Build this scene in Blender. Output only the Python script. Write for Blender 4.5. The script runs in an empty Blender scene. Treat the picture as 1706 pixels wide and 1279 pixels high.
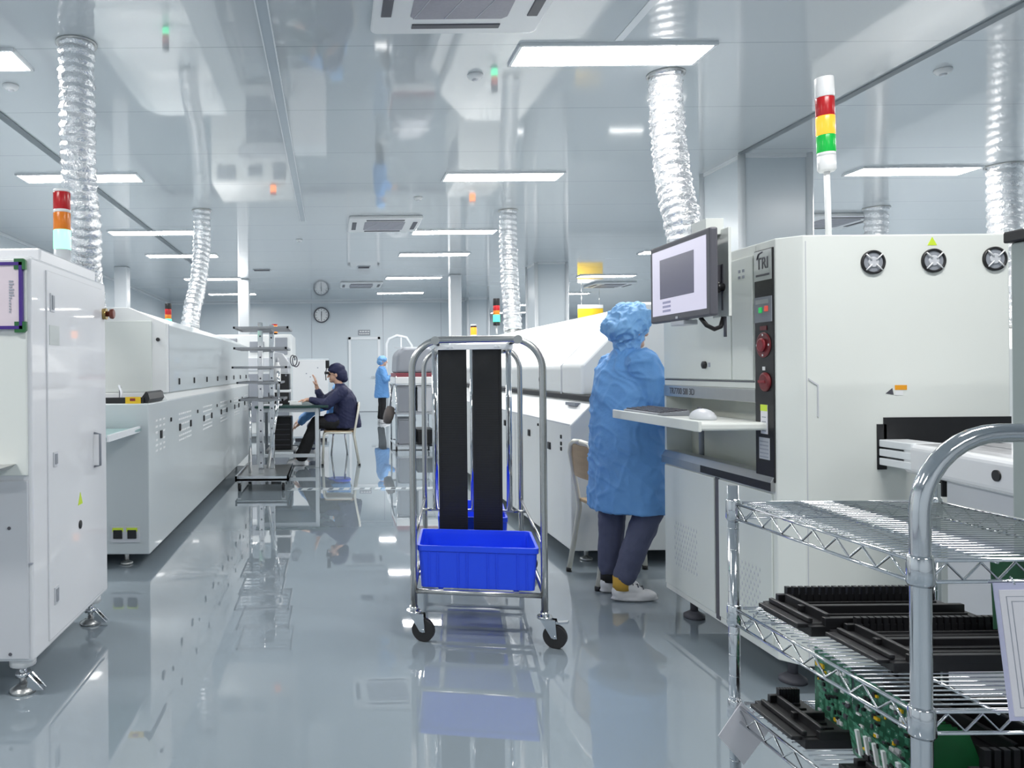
import bpy, bmesh, math, random
from mathutils import Vector, Matrix, noise
random.seed(7)
SC = bpy.context.scene
COL = SC.collection
PI = math.pi

# ------------------------------------------------------------------ materials
def mat(name, color, rough=0.4, metal=0.0, emit=0.0, ecol=None, spec=0.5, coat=0.0, alpha=1.0, trans=0.0):
    m = bpy.data.materials.new(name); m.use_nodes = True
    b = m.node_tree.nodes['Principled BSDF']
    b.inputs['Base Color'].default_value = (*color, 1)
    b.inputs['Roughness'].default_value = rough
    b.inputs['Metallic'].default_value = metal
    b.inputs['Specular IOR Level'].default_value = spec
    b.inputs['Coat Weight'].default_value = coat
    b.inputs['Coat Roughness'].default_value = 0.03
    if emit:
        b.inputs['Emission Color'].default_value = (*(ecol or color), 1)
        b.inputs['Emission Strength'].default_value = emit
    if trans: b.inputs['Transmission Weight'].default_value = trans
    if alpha < 1: b.inputs['Alpha'].default_value = alpha
    return m

def noisy(m, scale=8, amt=0.06, bump=0.0, bscale=60, stretch=(1, 1, 1)):
    """subtle procedural variation of the base colour, plus optional bump"""
    nt = m.node_tree; N = nt.nodes; L = nt.links; b = N['Principled BSDF']
    tc = N.new('ShaderNodeTexCoord'); mp = N.new('ShaderNodeMapping'); mp.inputs['Scale'].default_value = stretch
    L.new(tc.outputs['Object'], mp.inputs['Vector'])
    if amt:
        n = N.new('ShaderNodeTexNoise'); n.inputs['Scale'].default_value = scale; n.inputs['Detail'].default_value = 4
        L.new(mp.outputs['Vector'], n.inputs['Vector'])
        hs = N.new('ShaderNodeHueSaturation'); c = b.inputs['Base Color'].default_value[:]
        hs.inputs['Color'].default_value = c
        mr = N.new('ShaderNodeMapRange'); mr.inputs[3].default_value = 1 - amt; mr.inputs[4].default_value = 1 + amt
        L.new(n.outputs['Fac'], mr.inputs[0]); L.new(mr.outputs[0], hs.inputs['Value']); L.new(hs.outputs[0], b.inputs['Base Color'])
    if bump:
        n2 = N.new('ShaderNodeTexNoise'); n2.inputs['Scale'].default_value = bscale; n2.inputs['Detail'].default_value = 3
        L.new(mp.outputs['Vector'], n2.inputs['Vector'])
        bp = N.new('ShaderNodeBump'); bp.inputs['Strength'].default_value = bump; bp.inputs['Distance'].default_value = 0.01
        L.new(n2.outputs['Fac'], bp.inputs['Height']); L.new(bp.outputs[0], b.inputs['Normal'])
    return m

M = {}
M['white'] = noisy(mat('paint_white', (0.80, 0.81, 0.84), 0.25, coat=0.6), 2, 0.015)
M['oven'] = noisy(mat('paint_oven_grey', (0.58, 0.63, 0.65), 0.28, coat=0.2), 2, 0.015)
M['oven_white'] = noisy(mat('paint_oven_white', (0.80, 0.82, 0.82), 0.3), 2, 0.015)
M['cream'] = noisy(mat('paint_cream', (0.79, 0.82, 0.79), 0.32), 2, 0.012)
M['cream2'] = noisy(mat('paint_cream_panel', (0.74, 0.78, 0.75), 0.32), 2, 0.012)
M['greygreen'] = mat('paint_grey_green', (0.36, 0.41, 0.40), 0.4)
M['wall'] = noisy(mat('wall_panel', (0.63, 0.69, 0.735), 0.25), 1.5, 0.02)
M['trim'] = mat('white_aluminium_trim', (0.82, 0.85, 0.88), 0.25)
M['darktrim'] = mat('dark_gap', (0.23, 0.26, 0.28), 0.5)
M['chrome'] = mat('chrome', (0.72, 0.73, 0.75), 0.08, 1.0)
M['steel'] = noisy(mat('brushed_steel', (0.58, 0.58, 0.57), 0.32, 1.0), 20, 0.05, stretch=(1, 1, 0.1))
M['foil'] = noisy(mat('aluminium_foil', (0.95, 0.955, 0.97), 0.20, 0.9), 20, 0.03, bump=1.0, bscale=50)
M['black'] = noisy(mat('black_plastic', (0.012, 0.012, 0.014), 0.42), 20, 0.1)
M['rubber'] = mat('rubber', (0.018, 0.018, 0.020), 0.6)
M['darkgrey'] = mat('dark_grey_plastic', (0.10, 0.10, 0.12), 0.45)
M['midgrey'] = mat('mid_grey_plastic', (0.30, 0.32, 0.36), 0.45)
M['lightgrey'] = mat('light_grey_plastic', (0.60, 0.62, 0.66), 0.4)
M['blue'] = noisy(mat('blue_crate', (0.015, 0.075, 0.88), 0.38), 6, 0.04)
M['smock'] = noisy(mat('blue_smock_cloth', (0.13, 0.33, 0.68), 0.6), 9, 0.05, bump=0.25, bscale=35)
M['capblue'] = noisy(mat('blue_cap_cloth', (0.20, 0.42, 0.74), 0.6), 12, 0.06, bump=0.3, bscale=45)
M['navy'] = noisy(mat('navy_cloth', (0.014, 0.018, 0.065), 0.7), 12, 0.08, bump=0.2, bscale=40)
M['denim'] = noisy(mat('blue_grey_trousers', (0.075, 0.085, 0.15), 0.75), 30, 0.1, bump=0.2, bscale=60)
M['blackcloth'] = noisy(mat('black_cloth', (0.012, 0.012, 0.014), 0.8), 20, 0.1)
M['skin'] = noisy(mat('skin', (0.62, 0.38, 0.28), 0.5), 15, 0.04)
M['hair'] = mat('dark_hair', (0.012, 0.010, 0.010), 0.5)
M['shoe'] = noisy(mat('white_shoe', (0.74, 0.74, 0.76), 0.5), 20, 0.05)
M['sole'] = mat('shoe_sole', (0.60, 0.58, 0.55), 0.6)
M['sock'] = mat('mustard_sock', (0.55, 0.33, 0.05), 0.8)
M['wood'] = noisy(mat('light_wood', (0.42, 0.30, 0.18), 0.45), 5, 0.15, stretch=(1, 1, 8))
M['chairmetal'] = mat('beige_chair_tube', (0.74, 0.72, 0.64), 0.3, 0.2)
M['pcb'] = None
M['green_corner'] = mat('green_plastic', (0.02, 0.14, 0.04), 0.4)
M['purple'] = mat('purple_frame', (0.06, 0.02, 0.24), 0.4)
M['paper'] = noisy(mat('paper', (0.80, 0.79, 0.84), 0.7), 6, 0.03)
M['pinkpaper'] = noisy(mat('pale_pink_paper', (0.78, 0.68, 0.74), 0.7), 3, 0.05)
M['ink'] = mat('ink', (0.08, 0.08, 0.10), 0.7)
M['greyink'] = mat('grey_print', (0.38, 0.40, 0.46), 0.7)
M['yellow'] = mat('yellow_label', (0.85, 0.55, 0.02), 0.5)
M['lime'] = mat('lime_label', (0.62, 0.80, 0.05), 0.5)
M['orange'] = mat('orange_label', (0.85, 0.36, 0.02), 0.5)
M['red'] = mat('red_plastic', (0.26, 0.02, 0.03), 0.45)
M['darkred'] = mat('dark_red_plastic', (0.16, 0.015, 0.02), 0.4)
M['brownred'] = mat('brown_red_knob', (0.20, 0.05, 0.03), 0.35)
M['brass'] = mat('brass', (0.5, 0.36, 0.14), 0.3, 1.0)
M['tabletop'] = noisy(mat('dark_green_antistatic_mat', (0.015, 0.05, 0.045), 0.35), 8, 0.08)
M['shelfgreen'] = mat('pale_green_shelf', (0.28, 0.42, 0.42), 0.3)
M['tube'] = mat('brushed_tube', (0.55, 0.55, 0.54), 0.26, 1.0)
M['tubetable'] = mat('grey_table_frame', (0.58, 0.62, 0.66), 0.35)
M['lamp'] = mat('lamp_diffuser', (0.9, 0.9, 0.9), 0.5, emit=30.0, ecol=(1.0, 0.985, 0.96))
M['green_lit'] = mat('green_lens_lit', (0.1, 0.7, 0.4), 0.3, emit=1.5, ecol=(0.22, 1.0, 0.55))
M['green_far'] = mat('green_lens_far', (0.05, 0.7, 0.35), 0.3, emit=1.6, ecol=(0.05, 1.0, 0.42))
M['green_lens'] = mat('green_lens', (0.01, 0.36, 0.05), 0.25, emit=0.12, ecol=(0.0, 0.9, 0.12))
M['amber_lens'] = mat('amber_lens', (0.80, 0.22, 0.02), 0.25)
M['amber_lit'] = mat('amber_lens_lit', (0.75, 0.20, 0.02), 0.25, emit=1.3, ecol=(1.0, 0.24, 0.02))
M['red_lens'] = mat('red_lens', (0.50, 0.015, 0.02), 0.25)
M['whitecap'] = mat('white_lens_cap', (0.86, 0.87, 0.88), 0.3)
M['screen_bg'] = mat('screen_window', (0.35, 0.34, 0.42), 0.25, emit=0.42, ecol=(0.62, 0.60, 0.74))
M['screen_dark'] = mat('screen_image', (0.03, 0.03, 0.06), 0.25, emit=0.10, ecol=(0.30, 0.30, 0.50))
M['screen_mid'] = mat('screen_field', (0.1, 0.1, 0.2), 0.25, emit=0.30, ecol=(0.38, 0.38, 0.55))
M['btn_green'] = mat('green_button', (0.02, 0.3, 0.07), 0.3, emit=0.2, ecol=(0, 1, 0.2))
M['btn_red'] = mat('red_button', (0.7, 0.08, 0.05), 0.3, emit=0.2, ecol=(1, 0.15, 0.1))
M['pvc'] = mat('clear_pvc_sleeve', (0.55, 0.56, 0.75), 0.15)
M['silverplate'] = mat('silver_plate', (0.50, 0.53, 0.53), 0.35, 0.6)
M['tan'] = mat('tan_shade', (0.30, 0.18, 0.10), 0.6)
M['niche'] = mat('niche_beige', (0.74, 0.75, 0.66), 0.4)
M['sack'] = mat('grey_brown_sack', (0.13, 0.11, 0.10), 0.6)
M['maroon'] = mat('maroon_strip', (0.25, 0.05, 0.07), 0.5)
M['grille'] = None
M['darksteel'] = mat('dark_steel', (0.36, 0.37, 0.39), 0.35, 0.9)
M['trim7'] = mat('worn_floor_tape', (0.50, 0.55, 0.58), 0.25)
M['ceilstrip'] = mat('ceiling_strip', (0.50, 0.56, 0.61), 0.2)

def pcb_mat(name, base, seed):
    m = mat(name, base, 0.35); nt = m.node_tree; N = nt.nodes; L = nt.links; b = N['Principled BSDF']
    tc = N.new('ShaderNodeTexCoord'); mp = N.new('ShaderNodeMapping'); mp.inputs['Location'].default_value = (seed, seed * 2, seed)
    L.new(tc.outputs['Object'], mp.inputs['Vector'])
    v = N.new('ShaderNodeTexVoronoi'); v.inputs['Scale'].default_value = 85; v.distance = 'CHEBYCHEV'
    L.new(mp.outputs['Vector'], v.inputs['Vector'])
    cr = N.new('ShaderNodeValToRGB'); e = cr.color_ramp.elements
    cr.color_ramp.interpolation = 'CONSTANT'
    e[0].position = 0; e[0].color = (0.45, 0.55, 0.5, 1)
    e[1].position = 0.10; e[1].color = (*base, 1)
    a = e.new(0.40); a.color = (base[0] * 0.35, base[1] * 0.45, base[2] * 0.4, 1)
    L.new(v.outputs['Distance'], cr.inputs['Fac']); L.new(cr.outputs[0], b.inputs['Base Color'])
    return m
M['pcb'] = pcb_mat('printed_board', (0.05, 0.20, 0.13), 1.3)
M['pcb2'] = pcb_mat('printed_board_light', (0.08, 0.28, 0.18), 4.1)
M['pcbgreen'] = noisy(mat('plain_green_board', (0.02, 0.24, 0.07), 0.35), 10, 0.08)
M['pcbdark'] = noisy(mat('dark_green_board', (0.015, 0.085, 0.04), 0.4), 10, 0.08)

def floor_mat():
    m = mat('glossy_epoxy_floor', (0.25, 0.30, 0.34), 0.012, spec=1.0, coat=0.5)
    nt = m.node_tree; N = nt.nodes; L = nt.links; b = N['Principled BSDF']
    tc = N.new('ShaderNodeTexCoord')
    n = N.new('ShaderNodeTexNoise'); n.inputs['Scale'].default_value = 0.5; n.inputs['Detail'].default_value = 3
    L.new(tc.outputs['Object'], n.inputs['Vector'])
    mr = N.new('ShaderNodeMapRange'); mr.inputs[3].default_value = 0.94; mr.inputs[4].default_value = 1.06
    hs = N.new('ShaderNodeHueSaturation'); hs.inputs['Color'].default_value = (0.25, 0.30, 0.34, 1)
    L.new(n.outputs['Fac'], mr.inputs[0]); L.new(mr.outputs[0], hs.inputs['Value']); L.new(hs.outputs[0], b.inputs['Base Color'])
    n2 = N.new('ShaderNodeTexNoise'); n2.inputs['Scale'].default_value = 3.0; n2.inputs['Detail'].default_value = 2
    L.new(tc.outputs['Object'], n2.inputs['Vector'])
    bp = N.new('ShaderNodeBump'); bp.inputs['Strength'].default_value = 0.02; bp.inputs['Distance'].default_value = 0.004
    L.new(n2.outputs['Fac'], bp.inputs['Height']); L.new(bp.outputs[0], b.inputs['Normal'])
    return m
M['floor'] = floor_mat()

def ceiling_mat():
    m = mat('glossy_ceiling_panel', (0.60, 0.645, 0.675), 0.055, spec=1.0, coat=0.35)
    nt = m.node_tree; N = nt.nodes; L = nt.links; b = N['Principled BSDF']
    tc = N.new('ShaderNodeTexCoord')
    sx = N.new('ShaderNodeSeparateXYZ'); L.new(tc.outputs['Object'], sx.inputs[0])
    # a thin joint every 1.18 m across the hall
    def joint(out, off, pitch, w):
        a = N.new('ShaderNodeMath'); a.operation = 'ADD'; a.inputs[1].default_value = off; L.new(out, a.inputs[0])
        d = N.new('ShaderNodeMath'); d.operation = 'DIVIDE'; d.inputs[1].default_value = pitch; L.new(a.outputs[0], d.inputs[0])
        f = N.new('ShaderNodeMath'); f.operation = 'FRACT'; L.new(d.outputs[0], f.inputs[0])
        c = N.new('ShaderNodeMath'); c.operation = 'LESS_THAN'; c.inputs[1].default_value = w / pitch; L.new(f.outputs[0], c.inputs[0])
        return c.outputs[0]
    j = joint(sx.outputs['Y'], 20 * 1.18 - 4.81, 1.18, 0.010)
    mx = N.new('ShaderNodeMixRGB'); mx.inputs[1].default_value = (0.60, 0.645, 0.675, 1); mx.inputs[2].default_value = (0.42, 0.46, 0.50, 1)
    L.new(j, mx.inputs[0]); L.new(mx.outputs[0], b.inputs['Base Color'])
    # panels lie at very slightly different heights: gentle waviness of the reflections
    n2 = N.new('ShaderNodeTexNoise'); n2.inputs['Scale'].default_value = 1.2; n2.inputs['Detail'].default_value = 2
    L.new(tc.outputs['Object'], n2.inputs['Vector'])
    bp = N.new('ShaderNodeBump'); bp.inputs['Strength'].default_value = 0.02; bp.inputs['Distance'].default_value = 0.005
    L.new(n2.outputs['Fac'], bp.inputs['Height']); L.new(bp.outputs[0], b.inputs['Normal'])
    return m
M['ceiling'] = ceiling_mat()

def grille_mat():
    m = mat('return_grille', (0.34, 0.33, 0.38), 0.4)
    return noisy(m, 60, 0.12)
M['grille'] = grille_mat()

# ------------------------------------------------------------------ geometry helpers
class MB:
    """collects shapes; build() links them as ONE mesh object"""
    def __init__(s): s.bm = bmesh.new(); s.mats = []
    def _slot(s, m):
        if m is None: return 0
        if m not in s.mats: s.mats.append(m)
        return s.mats.index(m)
    def _add(s, verts, faces, m=None, smooth=False):
        k = s._slot(m); vs = [s.bm.verts.new(v) for v in verts]
        for f in faces:
            try:
                fc = s.bm.faces.new([vs[i] for i in f]); fc.material_index = k; fc.smooth = smooth
            except ValueError: pass
        return vs
    def box(s, x0, x1, y0, y1, z0, z1, m=None, rot=None, piv=None):
        if x0 > x1: x0, x1 = x1, x0
        if y0 > y1: y0, y1 = y1, y0
        if z0 > z1: z0, z1 = z1, z0
        v = [Vector(p) for p in ((x0,y0,z0),(x1,y0,z0),(x1,y1,z0),(x0,y1,z0),(x0,y0,z1),(x1,y0,z1),(x1,y1,z1),(x0,y1,z1))]
        if rot is not None:
            piv = Vector(piv) if piv is not None else Vector(((x0+x1)/2,(y0+y1)/2,(z0+z1)/2))
            v = [piv + rot @ (p - piv) for p in v]
        s._add(v, [(0,3,2,1),(4,5,6,7),(0,1,5,4),(1,2,6,5),(2,3,7,6),(3,0,4,7)], m)
        return s
    def prism(s, prof, axis, a, b, m=None):
        """prof: list of 2D points; axis 'x': (y,z) ; 'y': (x,z) ; 'z': (x,y)"""
        def P(p, t):
            return {'x': (t, p[0], p[1]), 'y': (p[0], t, p[1]), 'z': (p[0], p[1], t)}[axis]
        n = len(prof)
        v = [P(p, a) for p in prof] + [P(p, b) for p in prof]
        f = [tuple(range(n)), tuple(range(2*n-1, n-1, -1))] + [(i, n+i, n+(i+1) % n, (i+1) % n) for i in range(n)]
        s._add(v, f, m); return s
    def cyl(s, p0, p1, r0, r1=None, seg=16, m=None, smooth=True):
        r1 = r0 if r1 is None else r1
        p0, p1 = Vector(p0), Vector(p1); d = (p1 - p0).normalized()
        u = d.orthogonal().normalized(); w = d.cross(u)
        v = []
        for p, r in ((p0, r0), (p1, r1)):
            for i in range(seg):
                a = 2*PI*i/seg; v.append(p + (u*math.cos(a) + w*math.sin(a))*r)
        f = [(i, (i+1) % seg, seg+(i+1) % seg, seg+i) for i in range(seg)]
        k = s._slot(m); vs = [s.bm.verts.new(q) for q in v]
        for q in f:
            fc = s.bm.faces.new([vs[i] for i in q]); fc.material_index = k; fc.smooth = smooth
        for q in (range(seg-1, -1, -1), range(seg, 2*seg)):
            fc = s.bm.faces.new([vs[i] for i in q]); fc.material_index = k
        return s
    def tube(s, pts, r, seg=12, m=None, closed=False):
        pts = [Vector(p) for p in pts]; n = len(pts); rings = []
        u = None
        for i, p in enumerate(pts):
            if closed: d = (pts[(i+1) % n] - pts[i-1]).normalized()
            else: d = (pts[min(i+1, n-1)] - pts[max(i-1, 0)]).normalized()
            if u is None: u = d.orthogonal().normalized()
            u = (u - d*u.dot(d)).normalized(); w = d.cross(u)
            rr = r[i] if isinstance(r, (list, tuple)) else r
            rings.append([p + (u*math.cos(2*PI*k/seg) + w*math.sin(2*PI*k/seg))*rr for k in range(seg)])
        v = [q for ring in rings for q in ring]; f = []
        for i in range(n if closed else n-1):
            a = i*seg; b = ((i+1) % n)*seg
            for k in range(seg): f.append((a+k, a+(k+1) % seg, b+(k+1) % seg, b+k))
        kk = s._slot(m); vs = [s.bm.verts.new(q) for q in v]
        for q in f:
            fc = s.bm.faces.new([vs[i] for i in q]); fc.material_index = kk; fc.smooth = True
        if not closed:
            for q in (range(seg-1, -1, -1), range((n-1)*seg, n*seg)):
                fc = s.bm.faces.new([vs[i] for i in q]); fc.material_index = kk
        return s
    def lathe(s, prof, c=(0,0,0), axis=(0,0,1), seg=24, m=None, ring=False):
        """prof: (radius, height) list from bottom to top"""
        c = Vector(c); d = Vector(axis).normalized(); u = d.orthogonal().normalized(); w = d.cross(u)
        n = len(prof); v = []
        for r, h in prof:
            for k in range(seg):
                a = 2*PI*k/seg; v.append(c + d*h + (u*math.cos(a) + w*math.sin(a))*max(r, 1e-4))
        f = [(i*seg+k, i*seg+(k+1) % seg, (i+1)*seg+(k+1) % seg, (i+1)*seg+k) for i in range(n-1) for k in range(seg)]
        kk = s._slot(m); vs = [s.bm.verts.new(q) for q in v]
        for q in f:
            fc = s.bm.faces.new([vs[i] for i in q]); fc.material_index = kk; fc.smooth = True
        if ring:
            for k in range(seg):
                fc = s.bm.faces.new([vs[(n-1)*seg+k], vs[(n-1)*seg+(k+1) % seg], vs[(k+1) % seg], vs[k]]); fc.material_index = kk; fc.smooth = True
            return s
        for q in (range(seg-1, -1, -1), range((n-1)*seg, n*seg)):
            fc = s.bm.faces.new([vs[i] for i in q]); fc.material_index = kk
        return s
    def ball(s, c, r, m=None, seg=14):
        c = Vector(c); r = (r, r, r) if not isinstance(r, (list, tuple)) else r
        v = []; n = seg//2
        for i in range(1, n):
            t = PI*i/n
            for k in range(seg):
                a = 2*PI*k/seg; v.append(c + Vector((r[0]*math.sin(t)*math.cos(a), r[1]*math.sin(t)*math.sin(a), -r[2]*math.cos(t))))
        b = len(v); v += [c - Vector((0,0,r[2])), c + Vector((0,0,r[2]))]
        f = [(i*seg+k, i*seg+(k+1) % seg, (i+1)*seg+(k+1) % seg, (i+1)*seg+k) for i in range(n-2) for k in range(seg)]
        f += [(b, (k+1) % seg, k) for k in range(seg)] + [(b+1, (n-2)*seg+k, (n-2)*seg+(k+1) % seg) for k in range(seg)]
        s._add(v, f, m, True); return s
    def build(s, name, m=None, parent=None, bevel=0.0, seg=2, label=None, kind=None):
        me = bpy.data.meshes.new(name); bmesh.ops.recalc_face_normals(s.bm, faces=s.bm.faces[:])
        s.bm.to_mesh(me); s.bm.free()
        if m is not None and not s.mats: me.materials.append(m)
        else:
            for q in (s.mats or [m]): me.materials.append(q)
        o = bpy.data.objects.new(name, me); COL.objects.link(o)
        put(o, parent)
        if bevel:
            b = o.modifiers.new('bevel', 'BEVEL'); b.width = bevel; b.segments = seg; b.limit_method = 'ANGLE'; b.angle_limit = 0.7
            b.harden_normals = False
        if label: o['label'] = label
        if kind: o['kind'] = kind
        return o

def put(o, parent):
    """parent keeps world place; meshes are written in the frame their thing had while it was built"""
    if parent is not None:
        o.parent = parent
        if parent.type == 'EMPTY':
            o.matrix_parent_inverse = (Matrix.Translation(parent.location) @ parent.rotation_euler.to_matrix().to_4x4()).inverted()

def tag(o, label, cat, group=None):
    o['label'] = label; o['category'] = cat
    if group: o['group'] = group
    return o

def thing(name, label, cat, loc=(0,0,0), rz=0.0, group=None):
    o = bpy.data.objects.new(name, None); COL.objects.link(o)
    o.location = loc; o.rotation_euler = (0, 0, rz); o.empty_display_size = 0.05
    return tag(o, label, cat, group)

def dup(root, loc, rz=None, label=None, group=None):
    r = root.copy(); COL.objects.link(r); r.location = loc
    if rz is not None: r.rotation_euler = (0, 0, rz)
    if label: r['label'] = label
    if group: r['group'] = group
    for ch in list(root.children):
        c = ch.copy(); COL.objects.link(c); c.parent = r; c.matrix_parent_inverse = ch.matrix_parent_inverse.copy()
        for g in list(ch.children):
            d = g.copy(); COL.objects.link(d); d.parent = c; d.matrix_parent_inverse = g.matrix_parent_inverse.copy()
    return r

def struct(o):
    o['kind'] = 'structure'; return o

def text_obj(body, size, mtx, m, parent, name='lettering', extrude=0.0006, align='CENTER', sx=1.0):
    cu = bpy.data.curves.new('txt', 'FONT'); cu.body = body; cu.size = size; cu.align_x = align; cu.align_y = 'CENTER'; cu.extrude = extrude
    t = bpy.data.objects.new('txt', cu); COL.objects.link(t)
    bpy.context.view_layer.update()
    me = bpy.data.meshes.new_from_object(t.evaluated_get(bpy.context.evaluated_depsgraph_get()))
    bpy.data.objects.remove(t); bpy.data.curves.remove(cu)
    me.transform(Matrix.Diagonal((sx, 1, 1, 1))); me.transform(mtx)
    me.materials.clear(); me.materials.append(m)
    o = bpy.data.objects.new(name, me); COL.objects.link(o); put(o, parent); return o

# text frames: text x -> right of the reader, text y -> up
def face_front(x, y, z):      # readable when looking along +Y
    return Matrix.Translation((x, y, z)) @ Matrix(((1,0,0,0),(0,0,-1,0),(0,1,0,0),(0,0,0,1)))
def face_left(x, y, z):       # on a face whose normal is -X, reader looks along +X
    return Matrix.Translation((x, y, z)) @ Matrix(((0,0,-1,0),(-1,0,0,0),(0,1,0,0),(0,0,0,1)))

# ------------------------------------------------------------------ camera
cam = bpy.data.cameras.new('camera'); co = bpy.data.objects.new('camera', cam); COL.objects.link(co)
cam.sensor_width = 36; cam.sensor_fit = 'HORIZONTAL'; cam.lens = 1250/1706*36
cam.shift_x = 300/1706; cam.shift_y = -22.5/1706
cam.clip_start = 0.05; cam.clip_end = 200
co.location = (0, 0, 1.25); co.rotation_euler = (PI/2, 0.009, 0)
SC.camera = co
SC.cycles.use_denoising = True; SC.cycles.sample_clamp_indirect = 4.0; SC.cycles.caustics_refractive = False
SC.view_settings.view_transform = 'Standard'; SC.view_settings.look = 'None'
SC.view_settings.exposure = 0.80; SC.view_settings.gamma = 1.0; SC.view_settings.use_curve_mapping = False
w = bpy.data.worlds.new('world'); SC.world = w; w.use_nodes = True
w.node_tree.nodes['Background'].inputs[0].default_value = (0.5, 0.55, 0.6, 1); w.node_tree.nodes['Background'].inputs[1].default_value = 0.3

# ================================================================== SETTING
HC = 3.33
XL, XR, YN, YF, YB = -4.87, 13.0, -4.0, 30.0, 22.6
struct(MB().box(XL-.1, XR+.1, YN-.1, YF+.1, -0.1, 0).build('floor', M['floor']))
struct(MB().box(XL-.1, XR+.1, YN-.1, YF+.1, HC, HC+.1).build('ceiling', M['ceiling']))
struct(MB().box(XL-.1, XL, YN, YF, 0, HC).build('wall_left', M['wall']))
struct(MB().box(XR, XR+.1, YN, YF, 0, HC).build('wall_right', M['wall']))
struct(MB().box(XL, XR, YN-.1, YN, 0, HC).build('wall_near', M['wall']))
wb = MB().box(XL, 4.0, YB, YB+.1, 0, HC, M['wall'])
for x in (-2.6, -0.6, 1.55, 3.3):
    wb.box(x-.006, x+.006, YB-.004, YB, 0.12, HC-.06, M['greyink'])
struct(wb.build('wall_back'))
struct(MB().box(4.0, XR, YF, YF+.1, 0, HC).build('wall_far', M['wall']))
struct(MB().box(3.95, 4.05, YB+.1, YF, 0, HC).build('wall_side', M['wall']))
struct(MB().box(XL, 4.0, YB-.03, YB, HC-.06, HC).build('trim_1', M['trim'], bevel=.004))
struct(MB().box(XL, XL+.03, YN, YB, HC-.05, HC).build('trim_2', M['trim'], bevel=.004))
struct(MB().box(XL, 4.0, YB-.02, YB, 0, 0.10).build('baseboard_back', M['greyink'], bevel=.003))
struct(MB().box(XL, XL+.02, YN, YB, 0, 0.10).build('baseboard_left', M['greyink'], bevel=.003))
struct(MB().box(-2.68, -2.61, YN, 14.7, HC-.012, HC).build('trim_3', M['darktrim']))
struct(MB().box(3.97, 4.03, YN, 7.3, HC-.012, HC).build('trim_4', M['darktrim']))
ch = MB()
for a in (-.415, -.345): ch.box(a-.004, a+.004, 2.6, 10.4, HC-.012, HC, M['trim'])
ch.box(-.412, -.348, 2.6, 10.4, HC-.005, HC, M['ceilstrip'])
struct(ch.build('trim_5'))
struct(MB().box(1.815, 1.865, YN, 4.76, HC-.006, HC).build('trim_6', M['trim']))
# floor tape across the aisle
tp = MB()
for i in range(16):
    x = -0.45 + i*0.11
    tp.prism([(x, 7.86), (x+.06, 7.86), (x+.085, 7.98), (x+.025, 7.98)], 'z', 0, 0.002)
tp.box(-.48, 1.33, 7.84, 7.85, 0, .002); tp.box(-.48, 1.33, 7.99, 8.0, 0, .002)
struct(tp.build('trim_7', M['trim7']))

# columns with aluminium corner trims
def column(n, x0, x1, y0, y1, m=M['wall']):
    o = MB().box(x0, x1, y0, y1, 0, HC).build('wall_column_%s' % n, m, bevel=.01); struct(o)
    t = MB(); r = 0.035
    for x in (x0, x1):
        for y in (y0, y1): t.cyl((x, y, 0), (x, y, HC), r, seg=12)
    t.box(x0-.01, x1+.01, y0-.012, y1+.012, HC-.04, HC)
    c = t.build('corner_trim', M['trim'], o)
column('near', 4.02, 4.68, 7.33, 8.1)
column('middle', 4.02, 4.62, 14.7, 15.4)
column('far', 4.0, 4.6, 22.0, 22.7)
# slim cable posts
struct(MB().box(-4.26, -4.0, 14.7, 14.95, 0, HC).build('wall_post_left', M['trim'], bevel=.02))
struct(MB().box(-2.1, -1.85, 16.9, 17.15, 0, HC).build('wall_post_aisle', M['trim'], bevel=.02))
struct(MB().box(2.6, 2.85, 16.4, 16.65, 0, HC).build('wall_post_right', M['trim'], bevel=.02))
# door at the end of the aisle
d = MB(); x0, x1 = 0.50, 1.46
d.box(x0, x0+.08, YB-.05, YB, 0, 2.25); d.box(x1-.08, x1, YB-.05, YB, 0, 2.25); d.box(x0, x1, YB-.05, YB, 2.17, 2.25)
do = struct(d.build('door_1', M['trim'], bevel=.006))
MB().box(x0+.08, x1-.08, YB-.03, YB, 0.01, 2.17).build('door_leaf', M['wall'], do, bevel=.004)
h = MB(); h.cyl((x1-.16, YB-.03, 1.05), (x1-.16, YB-.08, 1.05), .012); h.cyl((x1-.16, YB-.08, 1.05), (x1-.28, YB-.08, 1.05), .011)
h.build('door_handle', M['chrome'], do)
sg = thing('door_sign', 'small dark sign plate on the back wall above the white door', 'sign', (0.98, YB, 2.34))
MB().box(.80, 1.16, YB-.02, YB, 2.30, 2.46).build('plate', M['midgrey'], sg, bevel=.004)
l = MB()
for i in range(4): l.box(.84+i*.08, .90+i*.08, YB-.024, YB-.02, 2.40, 2.43)
for i in range(6): l.box(.83+i*.052, .866+i*.052, YB-.024, YB-.02, 2.33, 2.36)
l.build('lettering', M['whitecap'], sg)
# clock
ck = thing('wall_clock', 'round dark-rimmed clock with white face on the back wall', 'clock', (-.30, YB-.03, 2.92))
cx, cz = -.30, 2.92
MB().lathe([(.20, 0), (.235, 0), (.235, .05), (.20, .05)], (cx, YB, cz), (0, -1, 0), 40, None, True).build('rim', M['darkgrey'], ck)
MB().cyl((cx, YB-.005, cz), (cx, YB-.028, cz), .2, seg=40).build('dial', M['whitecap'], ck)
t = MB()
for i in range(12):
    a = i*PI/6; p = Vector((math.sin(a), 0, math.cos(a)))
    t.box(-.006, .006, -.003, 0, .150, .18, rot=None) if False else t.cyl(Vector((cx, YB-.030, cz)) + p*.15, Vector((cx, YB-.030, cz)) + p*.18, .007, seg=6)
t.build('hour_marks', M['ink'], ck)
MB().cyl((cx, YB-.034, cz-.02), (cx+.004, YB-.034, cz+.11), .009, seg=6).build('hour_hand', M['ink'], ck)
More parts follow.
